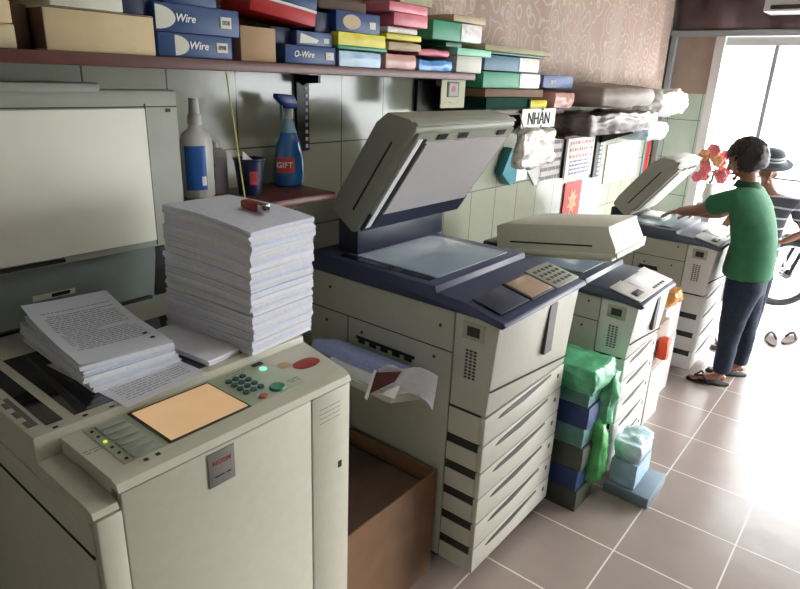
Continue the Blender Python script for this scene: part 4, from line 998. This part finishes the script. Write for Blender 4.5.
def foot(bm, ankle, d):
    a = Vector(ankle); d = Vector(d).normalized(); g = a.z
    join(bm, chain([(a+Vector((0, 0, .05)), .036), (a, .036), (a+d*.03-Vector((0, 0, g*.45)), .038, .034), (a+d*.10-Vector((0, 0, g-.034)), .040, .024), (a+d*.15-Vector((0, 0, g-.026)), .040, .016)]))
    join(bm, chain([(a-d*.0-Vector((0, 0, g*.2)), .03), (a-d*.035-Vector((0, 0, g-.034)), .030, .026)]))
    sd = d.cross(Vector((0, 0, 1)))
    for k in range(5): p = a+d*(.15)+sd*(.028-.014*k)-Vector((0, 0, g-.022)); join(bm, chain([(p-d*.02, .009), (p+d*(.028-.003*abs(k-1)), .008), (p+d*(.04-.003*abs(k-1)), .006)]))
def sandal(t, ankle, d, m, nm='sandal'):
    a = Vector(ankle); d = Vector(d).normalized(); sd = d.cross(Vector((0, 0, 1))); bm = B()
    pts = []
    for k in range(24):
        an = 2*PI*k/24; u = math.cos(an); w_ = math.sin(an); p = a+d*(.068+.135*u)+sd*(.047+.008*u)*w_; pts.append((p.x, p.y))
    prism(bm, pts, .001, .013, 'z'); so = t.part(nm, bm, m)
    bm = B(); f = a+d*.155; f.z = .02
    for s_ in (-1, 1):
        e = a+d*.07+sd*.046*s_; e.z = .014; mid = a+d*.11+sd*.034*s_; mid.z = .062; tube(bm, [f+Vector((0, 0, .018)), mid, e], .006)
    t.part('strap', bm, m, parent=so)

# boy in a green polo shirt, facing the copier (+Y)
lat = Vector((1, .12, 0)).normalized()
t = T('person', 'boy in green polo shirt and dark jeans leaning over the far copier', 'person', (4.48, .66, 0))
hc = Vector((4.45, .800, 1.49)); Rh = Matrix.Rotation(math.radians(10), 3, 'Z') @ Matrix.Rotation(math.radians(-22), 3, 'X')
LS, LE, LW = Vector((4.335, .80, 1.27)), Vector((4.40, 1.00, 1.145)), Vector((4.50, 1.165, 1.10))
RS, RE, RW = Vector((4.60, .77, 1.26)), Vector((4.66, .92, 1.10)), Vector((4.70, 1.08, 1.075))
bm = B()
V = [(4.47, .645, .82, .135, .10), (4.47, .655, .95, .12, .09), (4.47, .69, 1.10, .125, .09), (4.465, .735, 1.24, .13, .085), (4.46, .755, 1.33, .06, .055), (4.455, .77, 1.40, .048, .048), (4.45, .78, 1.47, .05, .05),
     (*LS, .048), (*((LS+LE)/2), .043), (*LE, .036), (*((LE+LW)/2), .034), (*LW, .023),
     (*RS, .048), (*((RS+RE)/2), .043), (*RE, .036), (*((RE+RW)/2), .034), (*RW, .023),
     (4.41, .65, .74, .085), (4.40, .665, .45, .057), (4.38, .66, .30, .055), (4.365, .66, .09, .036),
     (4.54, .635, .74, .085), (4.58, .61, .45, .057), (4.60, .60, .30, .055), (4.615, .60, .09, .036)]
V = [(v[0], v[1], v[2], *[x*1.15 for x in v[3:]]) if 7 <= k <= 16 or k < 4 or k >= 17 else v for k, v in enumerate(V)]
E_ = [(0, 1), (1, 2), (2, 3), (3, 4), (4, 5), (5, 6), (3, 7), (7, 8), (8, 9), (9, 10), (10, 11), (3, 12), (12, 13), (13, 14), (14, 15), (15, 16), (0, 17), (17, 18), (18, 19), (19, 20), (0, 21), (21, 22), (22, 23), (23, 24)]
join(bm, skin_mesh(V, E_)); join(bm, head_bm(hc, Rh, 1.08))
hand(bm, LW, (LW-LE).normalized()+Vector((.0, .2, -.25)), (0, .1, 1), (1, -.3, 0), .45)
hand(bm, RW, (-.45, .8, -.2), (0, .1, 1), (-1, -.4, 0), .5)
fdL = Vector((-.32, 1, 0)).normalized(); fdR = Vector((-.45, 1, 0)).normalized()
foot(bm, (4.365, .66, .085), fdL); foot(bm, (4.615, .60, .085), fdR)
t.part('body', remesh(bm, .0055, 3), 'skin', smooth=180)
bm = B()
join(bm, skin_mesh([(4.475, .655, .715, .200, .165), (4.475, .655, .80, .192, .160), (4.47, .65, .95, .178, .145), (4.47, .685, 1.10, .180, .140), (4.465, .728, 1.22, .172, .125), (4.46, .755, 1.315, .095, .085),
     (LS.x-.01, LS.y, LS.z-.01, .082), (*(LS.lerp(LE, .45)), .076), (*(LS.lerp(LE, .78)), .074),
     (RS.x+.01, RS.y, RS.z-.01, .082), (*(RS.lerp(RE, .45)), .076), (*(RS.lerp(RE, .78)), .074)],
     [(0, 1), (1, 2), (2, 3), (3, 4), (4, 5), (4, 6), (6, 7), (7, 8), (4, 9), (9, 10), (10, 11)], 2, 0))
for v in bm.verts:
    d = .006*noise.noise(Vector(v.co)*14)+.004*noise.noise(Vector(v.co)*33); v.co += Vector((d, d, 0))
t.part('polo_shirt', bm, 'polo_green', smooth=180, label='green short-sleeved polo shirt')
t.part('shirt_collar', lathe(B(), [(.088, 0), (.082, .01), (.070, .034), (.064, .040), (.066, .030), (.076, .004)], (4.458, .765, 1.325), sy=.95), 'collar_green', smooth=60)
bm = B(); join(bm, skin_mesh([(4.475, .645, .84, .170, .135), (4.475, .645, .76, .170, .138), (4.395, .65, .65, .112), (4.392, .664, .45, .082), (4.375, .66, .28, .068), (4.366, .66, .12, .062), (4.365, .66, .08, .060),
     (4.555, .64, .65, .112), (4.58, .615, .45, .082), (4.602, .60, .28, .068), (4.615, .60, .12, .062), (4.615, .60, .08, .060)],
     [(0, 1), (1, 2), (2, 3), (3, 4), (4, 5), (5, 6), (1, 7), (7, 8), (8, 9), (9, 10), (10, 11)]))
for v in bm.verts:
    d = .008*noise.noise(Vector(v.co)*Vector((12, 12, 25)).length*.5); v.co += Vector((d, d, 0))
t.part('jeans', bm, 'denim', smooth=180, label='dark blue jeans')
def hair_bm(hc, Rh, spiky=.012, s=1.0, low=-.35):
    b = bmesh.new(); bmesh.ops.create_uvsphere(b, u_segments=48, v_segments=36, radius=1)
    for v in b.verts:
        x, y, z = v.co; k = 1+.05*noise.noise(Vector((x*5, y*5, z*9)))*2
        v.co = Vector((x*.092*k, y*.112*k-.010, z*.118*k+.012))
    kill = [v for v in b.verts if (v.co.y > .052 and v.co.z < .045) or v.co.z < low*.12-.035+max(0, v.co.y)*.6]
    bmesh.ops.delete(b, geom=kill, context='VERTS'); bmesh.ops.solidify(b, geom=b.faces[:], thickness=.012)
    bm = B(); join(bm, b)
    random.seed(3)
    for _ in range(150):
        a = random.uniform(0, 2*PI); e = random.uniform(.0, 1.35); p = Vector((math.cos(a)*math.cos(e)*.088, math.sin(a)*math.cos(e)*.106-.010, math.sin(e)*.116+.012))
        if p.y > .05 and p.z < .05: continue
        tip = p*1.07+Vector((random.uniform(-.014, .014), random.uniform(-.008, .018), -.022)); cyl(bm, p*.97, tip, .011, .002, 5)
    bmesh.ops.transform(bm, matrix=Matrix.Translation(hc) @ Rh.to_4x4() @ Matrix.Scale(s, 4), verts=bm.verts); return bm
t.part('hair', hair_bm(hc, Rh, s=1.08), 'hair', smooth=180, label='short thick black hair')
def eyes(t, hc, Rh, s=1.0):
    for sx in (-1, 1):
        bm = B(); ball(bm, (sx*.031, .082, .012), .010, (1.4, .6, .6)); bmesh.ops.transform(bm, matrix=Matrix.Translation(hc) @ Rh.to_4x4() @ Matrix.Scale(s, 4), verts=bm.verts); t.part('eye', bm, 'ink', smooth=180)
    bm = B(); ball(bm, (0, .0925, -.058), .012, (1.6, .45, .28)); bmesh.ops.transform(bm, matrix=Matrix.Translation(hc) @ Rh.to_4x4() @ Matrix.Scale(s, 4), verts=bm.verts); t.part('mouth', bm, 'redink', smooth=180)
eyes(t, hc, Rh, 1.08)
sandal(t, (4.365, .66, .085), fdL, 'sandal'); sandal(t, (4.615, .60, .085), fdR, 'sandal')

# second person in the doorway, striped shirt and hat, facing the camera side
t = T('person', 'person in striped grey shirt and brimmed hat standing behind the boy', 'person', (5.2, .62, 0))
hc = Vector((5.18, .705, 1.385)); Rh = Matrix.Rotation(math.radians(115), 3, 'Z') @ Matrix.Rotation(math.radians(-14), 3, 'X')
LS, LE, LW = Vector((5.20, .49, 1.15)), Vector((5.22, .385, .96)), Vector((5.14, .50, .88))
RS, RE, RW = Vector((5.22, .80, 1.15)), Vector((5.18, .88, .97)), Vector((5.06, .90, .90))
bm = B()
V = [(5.2, .64, .74, .10, .12), (5.2, .64, .86, .085, .11), (5.2, .645, 1.0, .09, .12), (5.2, .65, 1.13, .085, .125), (5.195, .67, 1.20, .05, .055), (5.19, .69, 1.27, .042, .042), (5.18, .70, 1.34, .045, .045),
     (*LS, .04), (*((LS+LE)/2), .037), (*LE, .032), (*((LE+LW)/2), .03), (*LW, .022), (*RS, .04), (*((RS+RE)/2), .037), (*RE, .032), (*((RE+RW)/2), .03), (*RW, .022),
     (5.2, .57, .67, .075), (5.2, .57, .40, .052), (5.2, .575, .08, .034), (5.19, .70, .67, .075), (5.16, .71, .40, .052), (5.17, .71, .08, .034)]
E_ = [(0, 1), (1, 2), (2, 3), (3, 4), (4, 5), (5, 6), (3, 7), (7, 8), (8, 9), (9, 10), (10, 11), (3, 12), (12, 13), (13, 14), (14, 15), (15, 16), (0, 17), (17, 18), (18, 19), (0, 20), (20, 21), (21, 22)]
join(bm, skin_mesh(V, E_)); join(bm, head_bm(hc, Rh, .95)); fd = Vector((-1, .3, 0)).normalized()
hand(bm, LW, (-.2, .9, -.3), (-1, 0, .3), (0, .3, 1), .6, .9); hand(bm, RW, (-.9, .1, -.3), (0, .0, 1), (0, -1, 0), .6, .9)
foot(bm, (5.2, .575, .08), fd); foot(bm, (5.17, .71, .08), fd)
t.part('body', remesh(bm, .0065, 3), 'skin', smooth=180)
bm = skin_mesh([(5.2, .64, .66, .125, .15), (5.2, .64, .76, .118, .145), (5.2, .64, .88, .108, .135), (5.2, .645, 1.0, .11, .14), (5.2, .65, 1.12, .105, .145), (5.195, .665, 1.19, .07, .085),
     (LS.x, LS.y-.01, LS.z, .058), (*(LS.lerp(LE, .7)), .055), (RS.x, RS.y+.01, RS.z, .058), (*(RS.lerp(RE, .7)), .055)], [(0, 1), (1, 2), (2, 3), (3, 4), (4, 5), (4, 6), (6, 7), (4, 8), (8, 9)])
t.part('striped_shirt', bm, 'striped', smooth=180, label='grey shirt with thin white stripes')
bm = skin_mesh([(5.2, .64, .76, .112, .135), (5.2, .64, .68, .112, .13), (5.2, .572, .56, .08), (5.2, .572, .38, .062), (5.2, .575, .12, .048), (5.19, .70, .56, .08), (5.163, .71, .38, .062), (5.17, .71, .12, .048)],
     [(0, 1), (1, 2), (2, 3), (3, 4), (1, 5), (5, 6), (6, 7)])
t.part('trousers', bm, 'denim', smooth=180, label='dark trousers'); eyes(t, hc, Rh)
sandal(t, (5.2, .575, .08), fd, 'sandal_brown'); sandal(t, (5.17, .71, .08), fd, 'sandal_brown')
bm = B(); lathe(bm, [(.150, .0), (.148, -.012), (.105, .004), (.092, .02), (.09, .055), (.078, .078), (.045, .090), (.0, .093), (.0, .088), (.08, .06), (.085, .02), (.10, -.002)], (0, 0, 0), 32, 1, 1.1)
bmesh.ops.transform(bm, matrix=Matrix.Translation(hc) @ Rh.to_4x4() @ Matrix.Translation((0, 0, .045)), verts=bm.verts); ht = t.part('hat', bm, 'hat', smooth=60, label='grey brimmed hat with pale bands')
for z, r in ((.022, .0945), (.045, .0935)):
    bm = B(); lathe(bm, [(r, 0), (r+.002, .003), (r+.001, .010), (r-.003, .012)], (0, 0, z), 32, 1, 1.1); bmesh.ops.transform(bm, matrix=Matrix.Translation(hc) @ Rh.to_4x4() @ Matrix.Translation((0, 0, .045)), verts=bm.verts); t.part('hat_band', bm, 'hat_band', parent=ht, smooth=60)
t.o.location += Vector((0, .08, 0))

# sandals left on the doorstep
for q, (x, y, rz) in enumerate(((5.50, .53, .3), (5.62, .42, -.2))):
    t = T('slipper', ('brown slipper on the floor nearer the boy, by the doorway', 'brown slipper on the floor nearer the motorbike wheel')[q], 'slipper', (x, y, 0), rot=(0, 0, rz), local=True)
    bm = B(); prism(bm, [(.125*math.cos(a), (.042+.006*math.cos(a))*math.sin(a)) for a in [2*PI*k/24 for k in range(24)]], .001, .018, 'z'); so = t.part('sole', bm, 'sandal_brown')
    bm = B(); tube(bm, [(.02, -.04, .018), (.045, -.02, .05), (.06, 0, .06), (.045, .02, .05), (.02, .04, .018)], .009); t.part('strap', bm, 'sandal_brown')

# flowers by the door
t = T('flower_bunch', 'pink and orange flowers on the display stand beside the boy\'s face', 'flowers', (5.3, 1.2, 0))
random.seed(5); fl = Vector((5.3, 1.17, 1.37))
t.part('stand', box(B(), 5.24, 5.36, 1.11, 1.23, 0, 1.06, .01), 'frame_white'); t.part('vase', lathe(B(), [(.03, 0), (.045, .05), (.03, .12), (.035, .15)], (5.3, 1.17, 1.061)), 'plastic_white')
for k in range(26):
    c = fl+Vector((random.uniform(-.08, .08), random.uniform(-.09, .09), random.uniform(-.12, .11))); bm = B()
    for a in range(6): an = 2*PI*a/6; ball(bm, c+Vector((0, math.cos(an)*.024, math.sin(an)*.024)), .019, (.6, 1, 1), 8)
    ball(bm, c-Vector((.008, 0, 0)), .01, n=8); t.part('flower', bm, 'flower_pink' if k % 3 else 'flower_orange', smooth=180)
bm = B()
for k in range(8): c = fl+Vector((random.uniform(-.06, .06), random.uniform(-.07, .07), random.uniform(-.08, .08))); cyl(bm, (5.3, 1.17, 1.2), c, .003, n=6)
t.part('stems', bm, 'leaf')

# motorbike outside
wx, wy, wz, R0 = 6.53, .66, .30, .32
t = T('motorbike', 'motorbike parked outside the doorway, its spoked wheel in view', 'motorbike', (wx, 0, -.03))
ax = Vector((.80, .60, 0)).normalized()          # wheel axle direction
fw = Vector((0, 0, 1)).cross(ax).normalized()    # along the bike
def ring(bm, c, r, rt, n=40, m_=10):
    b = bmesh.new(); vs = []
    for i in range(n):
        a = 2*PI*i/n; d = fw*math.cos(a)+Vector((0, 0, 1))*math.sin(a)
        vs.append([b.verts.new(c+d*(r+rt*math.cos(2*PI*j/m_))+ax*rt*math.sin(2*PI*j/m_)) for j in range(m_)])
    for i in range(n):
        for j in range(m_): b.faces.new((vs[i][j], vs[(i+1) % n][j], vs[(i+1) % n][(j+1) % m_], vs[i][(j+1) % m_]))
    join(bm, b)
def wheel(c):
    bm = B(); ring(bm, c, R0-.028, .034); ty = t.part('tyre', bm, 'tyre', smooth=180)
    bm = B(); ring(bm, c, R0-.065, .012); t.part('rim', bm, 'rim', parent=ty, smooth=180)
    bm = B()
    for k in range(9): a = 2*PI*k/9; d = fw*math.cos(a)+Vector((0, 0, 1))*math.sin(a); cyl(bm, c+d*.03, c+d*(R0-.065), .009, .006, 8)
    t.part('spokes', bm, 'rim', parent=ty); t.part('hub', cyl(B(), c-ax*.05, c+ax*.05, .045), 'bike_dark', parent=ty)
sgn = 1 if fw.y < 0 else -1
fwd = fw*sgn                                       # points away from the wheel to the rest of the bike (-Y)
c1 = Vector((wx, wy, R0+.005)); c2 = c1+fwd*1.22
wheel(c1); wheel(c2)
bm = B(); tube(bm, [c1+ax*.07, c1+fwd*.12+ax*.07+Vector((0, 0, .42))], .018); tube(bm, [c1-ax*.07, c1+fwd*.12-ax*.07+Vector((0, 0, .42))], .018); tube(bm, [c1+fwd*.12+ax*.07+Vector((0, 0, .42)), c1+fwd*.12-ax*.07+Vector((0, 0, .42))], .02); tube(bm, [c1+fwd*.12+Vector((0, 0, .42)), c1+fwd*.22+Vector((0, 0, .72))], .022); t.part('fork', bm, 'bike_dark')
bm = B()
for k in range(12):
    a = math.radians(30+110*k/11); d = -fwd*math.cos(a)+Vector((0, 0, 1))*math.sin(a); p = c1+d*(R0+.03); ball(bm, p, .05, (1, 1, .8), 10)
t.part('mudguard', remesh(bm, .012), 'bike_dark', smooth=180)
bm = skin_mesh([(*(c1+fwd*.25+Vector((0, 0, .45))), .08, .14), (*(c1+fwd*.45+Vector((0, 0, .25))), .10, .12), (*(c1+fwd*.75+Vector((0, 0, .30))), .12, .12), (*(c1+fwd*1.1+Vector((0, 0, .42))), .10, .10), (*(c1+fwd*1.4+Vector((0, 0, .5))), .06, .05)], [(0, 1), (1, 2), (2, 3), (3, 4)]); t.part('fairing', bm, 'bike_red', smooth=180)
bm = skin_mesh([(*(c1+fwd*.6+Vector((0, 0, .52))), .10, .05), (*(c1+fwd*.9+Vector((0, 0, .55))), .12, .05), (*(c1+fwd*1.3+Vector((0, 0, .60))), .10, .05)], [(0, 1), (1, 2)]); t.part('seat', bm, 'black', smooth=180)
bm = B(); tube(bm, [c1+fwd*.22+ax*.33+Vector((0, 0, .76)), c1+fwd*.18+ax*.15+Vector((0, 0, .74)), c1+fwd*.18-ax*.15+Vector((0, 0, .74)), c1+fwd*.22-ax*.33+Vector((0, 0, .76))], .014); t.part('handlebar', bm, 'chrome')
t.part('headlight', ball(B(), c1+fwd*.12+Vector((0, 0, .70)), .085, (1, 1, .8)), 'bike_dark', smooth=180)

# ---------------------------------------------------------------- light
wd = bpy.data.worlds.new('World'); bpy.context.scene.world = wd; wd.use_nodes = True
nt = wd.node_tree; bg = nt.nodes['Background']
bg.inputs['Color'].default_value = (.93, .97, 1, 1); bg.inputs['Strength'].default_value = 11
sun = bpy.data.lights.new('sun', 'SUN'); sun.energy = 4.0; sun.angle = .35; sun.color = (1, .95, .88)
so = bpy.data.objects.new('sun', sun); C.objects.link(so); so.location = (9, -4, 4)
so.rotation_euler = Vector((-.86, .46, -.22)).to_track_quat('-Z', 'Y').to_euler()
def area(name, loc, rot, sx, sy, e, col=(1, 1, 1)):
    l = bpy.data.lights.new(name, 'AREA'); l.shape = 'RECTANGLE'; l.size = sx; l.size_y = sy; l.energy = e; l.color = col
    o = bpy.data.objects.new(name, l); C.objects.link(o); o.location = loc; o.rotation_euler = rot; return o
area('ceiling_fill_light', (1.9, .2, ZC-.11), (0, 0, 0), 1.2, .12, 8, (1, .97, .90))  # room fill at the added, unseen ceiling tube

# ---------------------------------------------------------------- camera
cam = bpy.data.cameras.new('Camera'); co = bpy.data.objects.new('Camera', cam); C.objects.link(co)
cam.sensor_width = 36; cam.lens = 620/800*36; cam.clip_start = .02
R = Matrix(((0.631708, 0.234209, -0.738980), (-0.774299, 0.236733, -0.586872), (0.037491, 0.942923, 0.330894)))
co.matrix_world = Matrix.Translation((0, 0, 1.9)) @ R.to_4x4()
sc = bpy.context.scene; sc.camera = co
sc.view_settings.view_transform = 'Standard'; sc.view_settings.look = 'None'; sc.view_settings.gamma = 1; sc.view_settings.use_curve_mapping = False
sc.view_settings.exposure = 0.25

# repeats of one kind share a group
GR = {'binding_wire_box': 'blue wire boxes on the long shelf', 'dark_blue_box': 'dark navy boxes on the long shelf', 'carton_box': 'cartons at the left end of the long shelf',
      'plastic_packet': 'plastic wrapped packets on the shelves', 'pink_paper_ream': 'pink paper reams on the long shelf', 'wrapped_bundle': 'wrapped bundles on the rack',
      'white_carton': 'white cartons between the copiers', 'office_copier': 'office copiers along the wall', 'slipper': 'brown slippers by the doorway', 'paper_ream': 'reams in the copier side tray',
      'olive_card': 'card sheets over the reams', 'shelf_bracket': 'black brackets under the long shelf'}
for o in C.objects:
    k = o.name.split('.')[0]
    if o.parent is None and 'label' in o and 'group' not in o and k in GR: o['group'] = GR[k]
